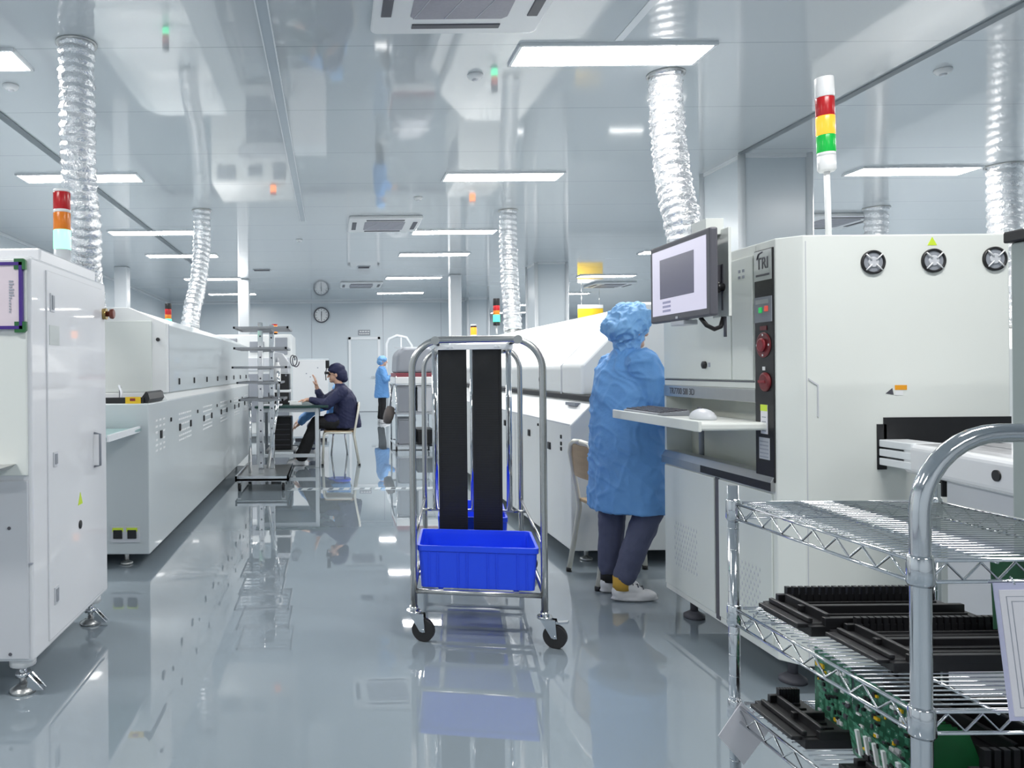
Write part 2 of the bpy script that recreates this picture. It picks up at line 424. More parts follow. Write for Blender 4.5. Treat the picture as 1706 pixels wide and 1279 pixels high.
MB().cyl((cx, YB-.038, cz+.02), (cx-.004, YB-.038, cz-.15), .007, seg=6).build('minute_hand', M['ink'], ck)

# ------------------------------------------------------------------ ceiling lights
LROWS = [4.96, 8.08, 11.3, 13.5, 16.9, 20.2]
lp = thing('ceiling_light', 'x', 'ceiling light', (0, 0, HC), group='recessed ceiling light panels')
f = MB(); X, Yh = .635, .17
f.box(-X, X, -Yh, -Yh+.02, HC-.02, HC); f.box(-X, X, Yh-.02, Yh, HC-.02, HC); f.box(-X, -X+.02, -Yh, Yh, HC-.02, HC); f.box(X-.02, X, -Yh, Yh, HC-.02, HC)
f.build('frame', M['trim'], lp)
df = MB(); df.box(-X+.02, X-.02, -Yh+.02, Yh-.02, HC-.016, HC-.004, M['whitecap'])
df._slot(M['lamp'])
for fc_ in df.bm.faces:
    if all(abs(v_.co.z - (HC-.016)) < 1e-5 for v_ in fc_.verts): fc_.material_index = 1
df.build('diffuser', None, lp)
ORD = ['nearest', 'second nearest', 'third', 'fourth', 'fifth', 'farthest']
first = True
def light(x, y, label, group='recessed ceiling light panels'):
    global first
    if first:
        lp.location = (x, y, HC); lp['label'] = label; lp['group'] = group; first = False
    else: dup(lp, (x, y, HC), label=label, group=group)
for i, y in enumerate(LROWS):
    light(1.855, y, 'bright white ceiling light panel, %s of the row right of the aisle' % ORD[i])
for i, y in enumerate([4.96, 7.98, 11.15, 13.4, 16.8, 20.1]):
    light(-2.65 + (0 if i else 0), y, 'bright white ceiling light panel, %s of the row over the left oven' % ORD[i])
for i, (x, y) in enumerate([(6.2, 8.0), (6.2, 13.5), (6.2, 16.9), (6.5, 20.8), (6.5, 24.3), (6.5, 27.6)]):
    light(x, y, 'white ceiling light panel beyond the columns on the right, %s from the camera' % ['first', 'second', 'third', 'fourth', 'fifth', 'sixth'][i])
light(10.9, 11.3, 'white ceiling light panel at the far right edge, behind the grey-green machine top')
for i, (x, y) in enumerate([(1.855, 1.7), (-2.65, 1.7), (1.855, -1.6), (-2.65, -1.6), (6.2, 4.8), (6.2, 1.6), (10.9, 4.8), (10.9, 17.0), (10.9, 8.0), (10.9, 14.3), (10.9, 21.0), (10.9, 24.3), (10.9, 27.6), (8.7, 17.0)]):  # near rows continue overhead; several right-bay panels are unseen additions to brighten that side
    light(x, y, 'unseen white ceiling light panel, continuing a row or added to brighten the right bay', 'ceiling lights outside the view')

# ------------------------------------------------------------------ ceiling air conditioners
ac = thing('ceiling_air_conditioner', 'white four-way ceiling air conditioner with grey grille, at the top edge of the photo', 'air conditioner', (.75, 4.06, HC), group='ceiling air conditioners')
h = MB()
h.prism([(.25+.03, 3.56), (1.22, 3.56), (1.25, 3.59), (1.25, 4.53), (1.22, 4.56), (.28, 4.56), (.25, 4.53), (.25, 3.59)], 'z', HC-.045, HC)
h.build('housing', M['whitecap'], ac, bevel=.015, seg=3)
MB().prism([(.47, 3.80), (.5, 3.77), (1.0, 3.77), (1.03, 3.80), (1.03, 4.32), (1.0, 4.35), (.5, 4.35), (.47, 4.32)], 'z', HC-.052, HC-.04).build('grille', M['grille'], ac, bevel=.004)
gb = MB()
for k in range(3): gb.cyl((.49+k*.18, 4.34, HC-.053), (.66+k*.18, 3.78, HC-.053), .003, seg=6)
gb.build('grille_wire', M['lightgrey'], ac)
for (a0, a1, b0, b1) in ((.49, 1.01, 4.42, 4.47), (.49, 1.01, 3.65, 3.70), (.30, .36, 3.80, 4.32), (1.14, 1.20, 3.80, 4.32)):
    MB().box(a0, a1, b0, b1, HC-.052, HC-.04).build('louver', M['darkgrey'], ac, bevel=.003)
dup(ac, (.75, 10.6, HC), label='white ceiling air conditioner over the middle of the aisle')
dup(ac, (.72, 18.1, HC), label='white ceiling air conditioner above the door end of the aisle')
dup(ac, (7.1, 10.7, HC), label='white ceiling air conditioner beyond the column, behind the orange-lit signal tower')
dup(ac, (6.9, 18.6, HC), label='white ceiling air conditioner left of the monitor, beyond the right oven')

# smoke detectors and vents
sd = thing('smoke_detector', 'small round white smoke detector on the ceiling near the large light', 'smoke detector', (1.03, 5.30, HC), group='smoke detectors on the ceiling')
MB().lathe([(.055, 0), (.055, .012), (.04, .03), (.02, .034)], (1.03, 5.30, HC), (0, 0, -1), 24).build('base', M['whitecap'], sd)
MB().lathe([(.022, .03), (.022, .04), (.012, .044)], (1.03, 5.30, HC), (0, 0, -1), 16).build('sensor', M['lightgrey'], sd)
for x, y, lb in ((4.32, 5.28, 'small round white smoke detector at the right, right of the signal tower'), (-2.3, 5.42, 'small round smoke detector at the left edge below the cut-off light'),
                 (1.06, 9.05, 'small smoke detector on the ceiling above the aisle air conditioner'), (-.50, 11.9, 'small smoke detector past the end of the white ceiling channel')):
    dup(sd, (x, y, HC), label=lb)
def vent(x, y, w_, d_, lb):
    v = thing('ceiling_vent', lb, 'vent', (x, y, HC), group='ceiling vents')
    MB().box(x-w_/2, x+w_/2, y-d_/2, y+d_/2, HC-.012, HC).build('frame', M['lightgrey'], v, bevel=.003)
    s = MB()
    for k in range(4): s.box(x-w_/2+.02, x+w_/2-.02, y-d_/2+d_*(k+.5)/4-.012, y-d_/2+d_*(k+.5)/4+.012, HC-.018, HC-.01)
    s.build('slats', M['darkgrey'], v)
vent(-1.42, 15.4, .36, .2, 'dark slotted ceiling vent over the left side of the aisle')
vent(.66, 15.1, .26, .26, 'square grey ceiling vent over the aisle, right of the other vent')

# ------------------------------------------------------------------ flexible ducts
def duct(label, pts, r, pitch, seed, rough=.012, mm='foil', z_end=True):
    """corrugated aluminium hose along a smooth path"""
    root = thing('flexible_duct', label, 'duct', pts[-1], group='aluminium exhaust ducts')
    P = [Vector(p) for p in pts]
    # Catmull-Rom
    path = []; n = len(P)
    total = sum((P[i+1]-P[i]).length for i in range(n-1))
    per = max(4, int(total/(pitch/6)/(n-1)))
    for i in range(n-1):
        a, b, c, e = P[max(i-1, 0)], P[i], P[i+1], P[min(i+2, n-1)]
        for k in range(per):
            t = k/per
            path.append(.5*((2*b) + (c-a)*t + (2*a-5*b+4*c-e)*t*t + (3*b-a-3*c+e)*t**3))
    path.append(P[-1])
    seg = 28; bm = bmesh.new(); rings = []; u = None; s_len = 0
    for i, p in enumerate(path):
        dd = (path[min(i+1, len(path)-1)] - path[max(i-1, 0)]).normalized()
        if i: s_len += (p - path[i-1]).length
        if u is None: u = dd.orthogonal().normalized()
        u = (u - dd*u.dot(dd)).normalized(); w_ = dd.cross(u); ring = []
        for k in range(seg):
            a = 2*PI*k/seg
            ph = 2*PI*(s_len/pitch) + a
            rr = r*(1 - .11*(0.5-0.5*math.cos(ph))**2)
            q = p + (u*math.cos(a) + w_*math.sin(a))*rr
            nz = noise.noise(q*22 + Vector((seed, 0, 0)))*rough + noise.noise(q*55 + Vector((0, seed, 0)))*rough*.6
            q = p + (u*math.cos(a) + w_*math.sin(a))*(rr + nz)
            ring.append(bm.verts.new(q))
        rings.append(ring)
    for i in range(len(rings)-1):
        for k in range(seg):
            fc = bm.faces.new((rings[i][k], rings[i][(k+1) % seg], rings[i+1][(k+1) % seg], rings[i+1][k])); fc.smooth = True
    me = bpy.data.meshes.new('hose'); bmesh.ops.recalc_face_normals(bm, faces=bm.faces[:]); bm.to_mesh(me); bm.free(); me.materials.append(M[mm])
    o = bpy.data.objects.new('hose', me); COL.objects.link(o); put(o, root)
    p = P[0]
    MB().lathe([(r*.98, 0), (r*1.13, 0), (r*1.13, .012), (r*.98, .012)], (p.x, p.y, HC-.012), (0, 0, 1), 28, None, True).build('collar', M['steel'], root)
    q = P[-1]; dq = (P[-2]-q).normalized()
    MB().cyl(q, q+dq*.06, r*.97, seg=28).build('lower_collar', M['steel'], root)
    return root
duct('crumpled silver exhaust duct behind the white machine on the left, beside the green-lit signal tower',
     [(-1.595, 4.74, HC), (-1.60, 4.76, 2.95), (-1.62, 4.84, 2.5), (-1.625, 4.95, 2.22), (-1.69, 5.15, 1.97), (-1.80, 5.62, 1.716)], .112, .058, 3, .011)
duct('silver exhaust duct standing on the long left oven',
     [(-1.66, 9.67, HC), (-1.66, 9.66, 2.9), (-1.68, 9.5, 2.4), (-1.72, 9.25, 2.0), (-1.73, 9.15, 1.715)], .112, .07, 9, .012)
duct('silver exhaust duct in the middle distance, standing on the right oven',
     [(2.33, 9.85, HC), (2.33, 9.85, 2.9), (2.32, 9.75, 2.4), (2.31, 9.6, 1.95), (2.31, 9.55, 1.68)], .115, .07, 5, .012)
duct('large bright silver exhaust duct hanging behind the monitor',
     [(2.385, 5.32, HC), (2.38, 5.30, 3.05), (2.36, 5.18, 2.6), (2.37, 5.05, 2.2), (2.42, 5.05, 1.85), (2.45, 5.1, 1.68)], .115, .055, 7, .014)
duct('silver exhaust duct at the right edge, above the third fan',
     [(7.05, 7.85, HC), (7.05, 7.85, 2.9), (6.98, 7.75, 2.4), (6.85, 7.6, 1.9), (6.8, 7.6, 1.60)], .15, .09, 11, .006)
duct('silver exhaust duct beyond the column, right of the signal tower pole',
     [(7.2, 9.9, HC), (7.2, 9.9, 2.7), (7.2, 9.85, 2.2), (7.18, 9.8, 1.60)], .14, .09, 13, .006)
# plain oven of the third line, mostly hidden, that the last two ducts stand on
o3 = thing('reflow_oven', 'white oven of the far line behind the large cream inspection machine', 'machine', (7.0, 9.0, 0))
MB().prism([(6.4, .1), (7.6, .1), (7.6, 1.4), (7.4, 1.6), (6.6, 1.6), (6.4, 1.4)], 'y', 6.6, 12.0).build('body', M['oven_white'], o3, bevel=.01)
for x in (6.5, 7.5):
    for y in (6.8, 11.8): MB().cyl((x, y, 0), (x, y, .11), .03).build('foot', M['steel'], o3)

# ------------------------------------------------------------------ signal towers
def tower(label, x, y, z0, segs, r=.036, base=None, pole=0.0, poler=.012, tilt=0.0):
    root = thing('signal_tower', label, 'signal light', (x, y, z0), group='signal tower lights')
    z = z0
    if pole:
        MB().cyl((x, y, z0), (x, y, z0+pole), poler).build('pole', M['whitecap'], root); z += pole
    if base:
        hgt, bm_ = base
        MB().lathe([(r*.8, 0), (r*.98, .01), (r*.98, hgt)], (x, y, z)).build('base', bm_, root); z += hgt
    for nm, hgt, mm in segs:
        if nm == 'collar': MB().cyl((x, y, z), (x, y, z+hgt), r*.97, seg=20).build('collar', mm, root)
        else: MB().lathe([(r*.96, 0), (r, .004), (r, hgt-.004), (r*.96, hgt)], (x, y, z), seg=20).build(nm, mm, root)
        z += hgt
    if tilt: root.rotation_euler = (0, tilt, 0)
    return root
tower('signal tower with lit green lens on the white machine at the left', -1.31, 3.66, 1.745,
      [('green_lens', .095, M['green_lit']), ('amber_lens', .085, M['amber_lens']), ('collar', .014, M['whitecap']), ('red_lens', .085, M['red_lens']), ('cap', .012, M['whitecap'])],
      r=.041, base=(.105, M['lightgrey']))
tower('tall white signal tower with lit orange lens on the cream inspection machine', 2.125, 3.2, 1.743,
      [('collar', .015, M['whitecap']), ('green_lens', .075, M['green_lens']), ('amber_lens', .08, M['amber_lit']), ('red_lens', .08, M['red_lens']), ('cap', .085, M['whitecap'])],
      r=.036, pole=.335, base=(.065, M['whitecap']), tilt=-.02)
tower('small signal tower with lit green lens on the long left oven', -1.74, 8.0, 1.715,
      [('green_lens', .07, M['green_far']), ('amber_lens', .045, M['amber_lens']), ('red_lens', .06, M['red_lens']), ('cap', .06, M['black'])], r=.035, base=(.03, M['black']))
tower('small signal tower with lit green lens on a pole on the right oven', 1.98, 9.0, 1.67,
      [('cap_base', .045, M['black']), ('green_lens', .085, M['green_far']), ('amber_lens', .05, M['amber_lens']), ('red_lens', .06, M['red_lens']), ('cap', .085, M['black'])], r=.04, pole=.10)

# ================================================================== LEFT FRONT MACHINE
XA = -1.15
m1 = thing('board_loader', 'tall glossy white cabinet machine with framed paper on its front, at the left edge', 'machine', (-1.7, 3.3, 0))
MB().box(-2.45, XA, 2.87, 3.82, .145, 1.70).build('body', M['white'], m1, bevel=.012, seg=3)
MB().box(-2.40, XA-.012, 3.0, 3.70, 1.69, 1.75).build('lid', M['white'], m1, bevel=.008)
dp = MB().box(XA-.002, XA+.006, 3.02, 3.74, .17, 1.665).build('door', M['white'], m1, bevel=.003)
for z0, z1 in ((1.50, 1.575), (.865, .925), (.30, .37)):
    b = MB(); y = 3.05 if z0 > 1 else 3.07
    b.box(XA+.005, XA+.010, y, y+.045, z0, z1, M['lightgrey']); b.box(XA+.010, XA+.013, y+.012, y+.036, z0+.01, z1-.008, M['midgrey'])
    b.build('hinge', None, dp)
pl = MB().tube([(XA+.006, 3.60, .80), (XA+.035, 3.60, .805), (XA+.035, 3.60, .955), (XA+.006, 3.60, .96)], .006, 8)
pl.build('handle', M['midgrey'], dp)
lk = MB().lathe([(.019, 0), (.019, .004), (.013, .006)], (XA+.006, 3.39, .565), (1, 0, 0), 20); lk.build('lock', M['black'], dp)
wt = MB().prism([(3.365, .655), (3.425, .655), (3.395, .71)], 'x', XA+.006, XA+.0075); wt.build('warning_label', M['lime'], dp)
MB().box(XA+.006, XA+.0075, 2.99+.05, 2.99+.16, 1.365, 1.445).build('label_plate', M['silverplate'], dp)
MB().box(XA-.35, XA+.001, 2.862, 2.872, .52, .525).build('seam', M['greyink'], m1)
fp = MB().box(-2.43, XA-.014, 2.858, 2.872, .86, 1.685).build('front_panel', M['cream'], m1, bevel=.003)
MB().box(-2.43, XA-.014, 2.858, 2.872, .16, .84).build('lower_panel', M['lightgrey'], m1, bevel=.003)
for z in (.66, .18):
    MB().lathe([(.007, 0), (.006, .003)], (XA-.085, 2.858, z), (0, -1, 0), 10).build('screw', M['darkgrey'], m1)
sh = MB().prism([(-1.6, .895), (-1.205, .905), (-1.235, .885), (-1.6, .865)], 'y', 2.70, 2.858); sh.build('side_shelf', M['steel'], m1)
es = MB(); es.cyl((XA, 3.78, 1.545), (XA+.018, 3.78, 1.545), .028, seg=20, m=M['brass']); es.lathe([(.014, .018), (.014, .032), (.024, .036), (.026, .05), (.02, .056)], (XA, 3.78, 1.545), (1, 0, 0), 20, M['brownred'])
es.build('emergency_button', None, m1, label='brown-red emergency stop button')
def levelfoot(x, y, z, parent):
    b = MB(); b.cyl((x, y, z-.04), (x, y, z), .05, m=M['whitecap']); b.cyl((x, y, .03), (x, y, z-.04), .014, m=M['chrome'])
    b.lathe([(.05, 0), (.05, .012), (.02, .03)], (x, y, 0), m=M['steel']); b.cyl((x, y, .06), (x, y, .078), .03, seg=6, m=M['chrome'])
    b.prism([(x+.02, .012), (x+.085, .012), (x+.03, .07)], 'y', y-.02, y-.012, M['chrome']); b.prism([(x+.02, .012), (x+.085, .012), (x+.03, .07)], 'y', y+.012, y+.02, M['chrome'])
    b.build('leveling_foot', None, parent)
for x, y in ((-1.225, 2.95), (-1.215, 3.74), (-2.35, 2.95), (-2.35, 3.74)): levelfoot(x, y, .148, m1)
# framed document on the loader's front
fr = thing('notice_holder', 'purple-bordered document frame with green corners on the white machine front', 'document holder', (-1.32, 2.855, 1.40))
zt, zb, xr = 1.668, 1.425, -1.172
ft, fb = 1.672, 1.418
MB().box(-1.50, xr-.010, 2.846, 2.857, fb+.012, ft-.012).build('sheet', M['pinkpaper'], fr)
b = MB(); b.box(-1.50, xr, 2.842, 2.858, ft-.012, ft); b.box(-1.50, xr, 2.842, 2.858, fb, fb+.012); b.box(xr-.012, xr, 2.842, 2.858, fb, ft); b.box(-1.50, -1.488, 2.842, 2.858, fb, ft)
b.build('border', M['purple'], fr)
for z0, z1, zz in ((ft-.028, ft+.014, ft), (fb-.014, fb+.028, fb)):
    c = MB(); c.prism([(xr-.03, zz-.013), (xr-.03, zz+.013), (xr+.004, zz+.013), (xr+.014, zz), (xr+.014, zz-.028 if zz == ft else zz+.028), (xr-.001, zz-.028 if zz == ft else zz+.028), (xr-.001, zz+.001)] if False else
             [(xr-.03, zz+.013), (xr+.006, zz+.013), (xr+.014, zz+.005), (xr+.014, zz-.028), (xr-.03, zz-.028)] if zz == ft else
             [(xr-.03, zz+.028), (xr+.014, zz+.028), (xr+.014, zz-.005), (xr+.006, zz-.013), (xr-.03, zz-.013)], 'y', 2.843, 2.858)
    c.build('corner', M['green_corner'], fr)
tx = MB()
for i in range(12):
    z = 1.60 - i*.0105; ww = (.016, .018, .012, .019, .017, .019, .010, .006, .007, .006, .007, .006)[i]
    tx.box(xr-.050, xr-.050+ww, 2.844, 2.847, z-.004, z+.002)
tx.build('printing', M['greyink'], fr)

# ================================================================== LEFT OVEN
ov = thing('reflow_oven', 'long pale grey oven along the left side of the aisle with rows of black latches', 'machine', (-1.8, 7.6, 0))
XO = -1.175
MB().box(-2.75, XO, 4.80, 10.6, .085, 1.05).build('lower_body', M['oven'], ov, bevel=.008)
MB().prism([(-2.72, 1.045), (XO-.004, 1.045), (XO-.02, 1.065), (XO-.05, 1.10), (-2.72, 1.10)], 'y', 5.40, 10.6).build('ledge', M['oven_white'], ov, bevel=.004)
hood = MB().prism([(-2.7, 1.10), (-1.2, 1.10), (-1.2, 1.595), (-1.47, 1.715), (-2.45, 1.715), (-2.7, 1.595)], 'y', 5.43, 10.8).build('hood', M['oven'], ov, bevel=.006)
MB().prism([(-2.70, 1.101), (-1.194, 1.101), (-1.194, 1.60), (-1.468, 1.72), (-2.45, 1.72), (-2.70, 1.6)], 'y', 5.424, 5.50).build('end_frame', M['oven_white'], ov, bevel=.004)
MB().box(-2.6, -1.30, 5.416, 5.44, 1.11, 1.62).build('end_panel', M['cream2'], ov, bevel=.003)
MB().box(-1.202, -1.194, 5.50, 5.515, 1.10, 1.60).build('seam', M['greyink'], ov)
def latch(y, x, z, par, w=.028, hh=.05, nm='latch'):
    MB().box(x, x+.010, y-w/2, y+w/2, z-hh/2, z+hh/2).build(nm, M['black'], par, bevel=.004)
for y in (5.88, 6.52, 7.18, 7.85, 8.52, 9.15, 9.8, 10.45): latch(y, -1.2, 1.176, ov)
MB().lathe([(.014, 0), (.014, .01)], (-1.255, 5.424, 1.485), (0, -1, 0), 12).build('end_latch', M['black'], ov)
for y in (5.135, 5.77, 6.21, 6.85, 7.29, 7.92, 8.34, 9.01, 9.41, 10.05, 10.45): latch(y, XO, .825, ov, .042, .055)
for y in (5.45, 6.53, 7.63, 8.66, 9.77): latch(y, XO, .905, ov, .02, .03, 'lock')
for c0, nn in ((5.12, 3), (5.99, 7), (7.07, 7), (8.13, 7), (9.21, 7), (10.2, 5)):
    v = MB(); n = nn; pit = .075 if nn > 3 else .11
    for row in (-.10, -.065, -.03, .02, .06, .10):
        for k in range(n):
            y = c0 + (k-(n-1)/2)*pit; z = .825 + row
            if abs(row) < .04 and any(abs(y-l) < .055 for l in (5.135, 5.77, 6.21, 6.85, 7.29, 7.92, 8.34, 9.01, 9.41, 10.05, 10.45)): continue
            v.prism([(y-.028, z-.006), (y+.018, z-.006), (y+.028, z+.007), (y-.018, z+.007)], 'x', XO-.002, XO+.003)
    v.build('vent', M['whitecap'], ov)
MB().box(-2.7, XO+.003, 10.55, 10.6, .085, 1.05).build('end_edge', M['greyink'], ov)
# sloped exit guard at the far end
MB().prism([(10.8, 1.14), (10.8, 1.30), (11.3, 1.12), (11.3, 1.10)], 'x', -2.4, -1.24).build('exit_guard', M['oven_white'], ov)
ob = MB(); ob.box(-1.42, -1.235, 4.788, 4.803, .165, .265, M['lightgrey'])
for x in (-1.375, -1.285):
    ob.box(x-.028, x+.028, 4.780, 4.79, .19, .245, M['black']); ob.box(x-.034, x+.034, 4.782, 4.79, .235, .258, M['lime'])
ob.build('socket_box', None, ov, label='socket pair with yellow-green labels')
cv = MB(); cv.box(-2.3, -1.21, 4.815, 4.85, 1.05, 1.088, M['black']); cv.prism([(-1.235, 1.052), (-1.19, 1.052), (-1.175, 1.075), (-1.185, 1.115), (-1.20, 1.125), (-1.225, 1.09)], 'y', 4.83, 5.25, M['black']); cv.box(-2.3, -1.3, 4.85, 5.42, 1.05, 1.07, M['darkgrey'])
cv.build('belt', None, ov)
MB().box(-1.325, -1.228, 4.806, 4.816, 1.048, 1.092).build('tag', M['yellow'], ov, label='yellow tag on the belt')
MB().box(-1.295, -1.262, 4.803, 4.807, 1.066, 1.083).build('tag_mark', M['red'], ov)
hs = MB().prism([(-1.55, 4.12), (-1.24, 4.12), (-1.225, 4.80), (-1.55, 4.80)], 'z', .872, .892); hs.build('entry_shelf', M['shelfgreen'], ov, bevel=.004)
MB().box(-1.24, -1.228, 4.12, 4.80, .868, .905).build('shelf_edge', M['trim'], ov)
MB().tube([(-1.47, 5.2, 1.07), (-1.44, 5.1, 1.15), (-1.42, 5.0, 1.16), (-1.39, 4.95, 1.12), (-1.38, 4.9, 1.07)], .008, 8).build('cable', M['lightgrey'], ov)
for y in (4.9, 6.4, 7.9, 9.3, 10.5):
    b = MB(); b.cyl((-1.35, y, .02), (-1.35, y, .088), .014); b.lathe([(.04, 0), (.04, .012), (.015, .025)], (-1.35, y, 0)); b.build('leveling_foot', M['steel'], ov)
    b = MB(); b.cyl((-2.6, y, .02), (-2.6, y, .088), .014); b.lathe([(.04, 0), (.04, .012), (.015, .025)], (-2.6, y, 0)); b.build('leveling_foot', M['steel'], ov)

# ================================================================== RIGHT OVEN
ro = thing('reflow_oven', 'white oven with a sloped hood along the right side of the aisle', 'machine', (2.3, 7.8, 0))
X1 = 1.51
MB().prism([(X1, .09), (3.3, .09), (3.3, 1.04), (1.66, 1.04), (X1, .89)], 'y', 4.76, 11.2).build('lower_body', M['oven_white'], ro, bevel=.008)
MB().box(X1-.002, X1+.01, 4.78, 11.2, .885, .893).build('seam', M['lightgrey'], ro)
MB().box(1.64, 3.25, 4.78, 11.2, 1.035, 1.075).build('seal', M['black'], ro, bevel=.006)
hood_prof = [(1.65, 1.07), (3.2, 1.07), (3.2, 1.3), (2.85, 1.67), (2.05, 1.67), (1.65, 1.26)]
MB().prism(hood_prof, 'y', 5.38, 11.3).build('hood', M['oven_white'], ro, bevel=.02, seg=3)
e2 = [(x - .012 if x < 2.5 else x + .012, z + (.012 if z > 1.1 else 0)) for x, z in hood_prof]
MB().prism(e2, 'y', 4.93, 5.36).build('end_hood', M['oven_white'], ro, bevel=.02, seg=3)
MB().prism([(x, z) for x, z in e2], 'y', 5.36, 5.375).build('hood_seam', M['lightgrey'], ro)
b = MB().lathe([(.02, 0), (.02, .006), (.012, .008)], (1.65, 5.95, 1.165), (-1, 0, 0), 12); b.build('hood_lock', M['darkgrey'], ro)
MB().box(1.60, 1.64, 4.95, 5.15, 1.0, 1.02).build('hood_bracket', M['midgrey'], ro)
for y, z in ((5.75, .76), (6.55, .78), (7.4, .78)): latch(y, X1-.010, z, ro, .05, .05)
for z in (.80, .755, .72): latch(4.95, X1-.008, z, ro, .02, .026, 'lock')
latch(5.22, X1-.010, .715, ro, .06, .05)
latch(5.5, X1-.008, .84, ro, .02, .02, 'lock')
for y in (6.35,): MB().box(X1-.004, X1, y-.012, y+.012, .46, .60).build('slot', M['darkgrey'], ro)
for y in (5.42, 6.20, 7.0, 7.9, 8.8, 9.8): MB().box(X1-.003, X1, y-.004, y+.004, .12, .86).build('door_gap', M['lightgrey'], ro)
for y in (4.9, 6.5, 8.0, 9.6, 11.0):
    for x in (1.65, 3.1):
        b = MB(); b.cyl((x, y, .02), (x, y, .095), .014); b.lathe([(.04, 0), (.04, .012), (.015, .025)], (x, y, 0)); b.build('leveling_foot', M['steel'], ro)

# ================================================================== INSPECTION MACHINE (right)
ai = thing('inspection_machine', 'large cream-white inspection machine with keyboard tray, black control column and three fans', 'machine', (2.2, 3.3, 0))
XI, YI0, YI1, ZI = 1.71, 2.82, 3.86, 1.743
ZB = .12
MB().prism([(1.95, YI0), (2.55, YI0), (2.55, YI1), (1.95, YI1)], 'z', ZB, ZI).build('body', M['cream'], ai, bevel=.006)
MB().prism([(XI, 2.89), (1.775, YI0), (1.96, YI0), (1.96, 3.02), (XI, 3.02)], 'z', ZB, ZI).build('corner_post', M['cream'], ai, bevel=.004)
MB().box(XI, 1.96, 3.02, YI1, 1.16, ZI).build('upper_cabinet', M['cream'], ai, bevel=.004)
MB().box(XI, 1.96, 3.02, YI1, ZB, .80).build('lower_cabinet', M['cream'], ai, bevel=.004)
MB().box(XI, 1.96, YI1-.02, YI1, .80, 1.16).build('side_wall', M['cream2'], ai)
nb = MB(); nb.box(1.84, 1.952, 3.02, YI1-.02, .80, 1.16, M['niche']); nb.build('niche_back', None, ai)
# doors
dr = MB().box(XI-.008, XI, 3.20, 3.845, 1.195, 1.70).build('door', M['cream2'], ai, bevel=.003)
MB().lathe([(.017, 0), (.017, .012), (.008, .016)], (XI-.008, 3.42, 1.26), (-1, 0, 0), 16).build('lock', M['black'], dr)
MB().box(XI-.011, XI-.008, 3.375, 3.39, 1.25, 1.27).build('keyhole_label', M['greyink'], dr)
MB().box(XI-.008, XI, 3.035, 3.192, 1.195, 1.70).build('door', M['cream2'], ai, bevel=.003)
MB().box(XI-.004, XI+.001, 3.035, 3.845, 1.186, 1.192).build('door_shadow_gap', M['darkgrey'], ai)
lb = MB()
for k in range(2):
    for j in range(2): lb.box(XI-.0095, XI-.008, 3.12-j*.03, 3.135-j*.03, 1.64-k*.025, 1.652-k*.025)
lb.build('warning_marks', M['greyink'], ai)
# steel strips of the niche
MB().box(XI-.006, XI+.03, 3.025, 3.855, 1.105, 1.16).build('name_strip', M['steel'], ai, bevel=.002)
text_obj('TR7700 SIII 3D', .044, face_left(XI-.0065, 3.66, 1.132), M['darkgrey'], ai, 'model_lettering', sx=.95)
MB().prism([(XI-.02, .765), (XI-.02, .80), (XI+.0, .83), (XI+.06, .83), (XI+.06, .765)], 'y', 2.9, 3.858).build('sill', M['steel'], ai, bevel=.002)
MB().box(XI-.021, XI-.018, 2.9, 3.45, .768, .80).build('sill_strip', M['black'], ai)
# control column
cc = MB().box(XI-.006, XI, 2.895, 3.022, .80, 1.712).build('control_column', M['black'], ai, bevel=.002)
y0, y1 = 2.90, 3.018; ym = (y0+y1)/2; xf = XI-.0065
MB().box(xf-.002, xf, y0, y1, 1.59, 1.708).build('logo_plate', M['silverplate'], cc)
text_obj('TRI', .066, face_left(xf-.003, ym, 1.655), M['darkgrey'], cc, 'logo_lettering', sx=.85)
lg = MB(); lg.box(xf-.0035, xf-.002, ym-.045, ym+.045, 1.607, 1.615); lg.tube([(xf-.003, ym+.035, 1.68), (xf-.003, ym+.025, 1.697), (xf-.003, ym, 1.702)], .003, 6); lg.build('logo_mark', M['darkgrey'], cc)
MB().box(xf-.002, xf, y0, y1, 1.425, 1.525).build('button_plate', M['midgrey'], cc)
MB().box(xf-.0035, xf-.002, y0+.02, y1-.01, 1.498, 1.515).build('display', M['silverplate'], cc)
MB().box(xf-.006, xf-.002, ym+.004, ym+.026, 1.462, 1.484).build('green_button', M['btn_green'], cc, bevel=.002, label='green button')
MB().box(xf-.006, xf-.002, ym-.036, ym-.014, 1.466, 1.488).build('red_button', M['btn_red'], cc, bevel=.002, label='red button')
MB().lathe([(.050, 0), (.050, .002), (.046, .004)], (xf, ym, 1.335), (-1, 0, 0), 28).build('stop_ring', M['darkred'], cc)
MB().lathe([(.022, .003), (.022, .006), (.027, .008), (.027, .013), (.02, .016)], (xf, ym, 1.335), (-1, 0, 0), 24).build('stop_button', M['red'], cc, label='red emergency stop button')
q = MB()
for dy, dz in ((.04, 0), (-.04, 0), (0, .04), (0, -.04)): q.box(xf-.006, xf-.003, ym+dy-.003, ym+dy+.003, 1.335+dz-.004, 1.335+dz+.004)
q.build('stop_marks', M['whitecap'], cc)
MB().box(xf-.002, xf, ym-.022, ym+.022, 1.393, 1.41).build('stop_caption', M['darkred'], cc)
MB().box(xf-.003, xf, ym-.01, ym+.006, 1.235, 1.25).build('small_label', M['whitecap'], cc)
MB().lathe([(.038, 0), (.038, .006), (.028, .012)], (xf, ym-.012, 1.19), (-1, 0, 0), 24).build('switch_ring', M['darkred'], cc)
MB().box(xf-.014, xf-.008, ym-.026, ym+.02, 1.186, 1.196).build('switch_knob', M['red'], cc)
MB().box(xf-.002, xf, ym-.024, ym+.022, .985, 1.10).build('caution_label', M['paper'], cc)
MB().box(xf-.003, xf-.002, ym-.024, ym+.022, 1.075, 1.10).build('label_header', M['lime'], cc)
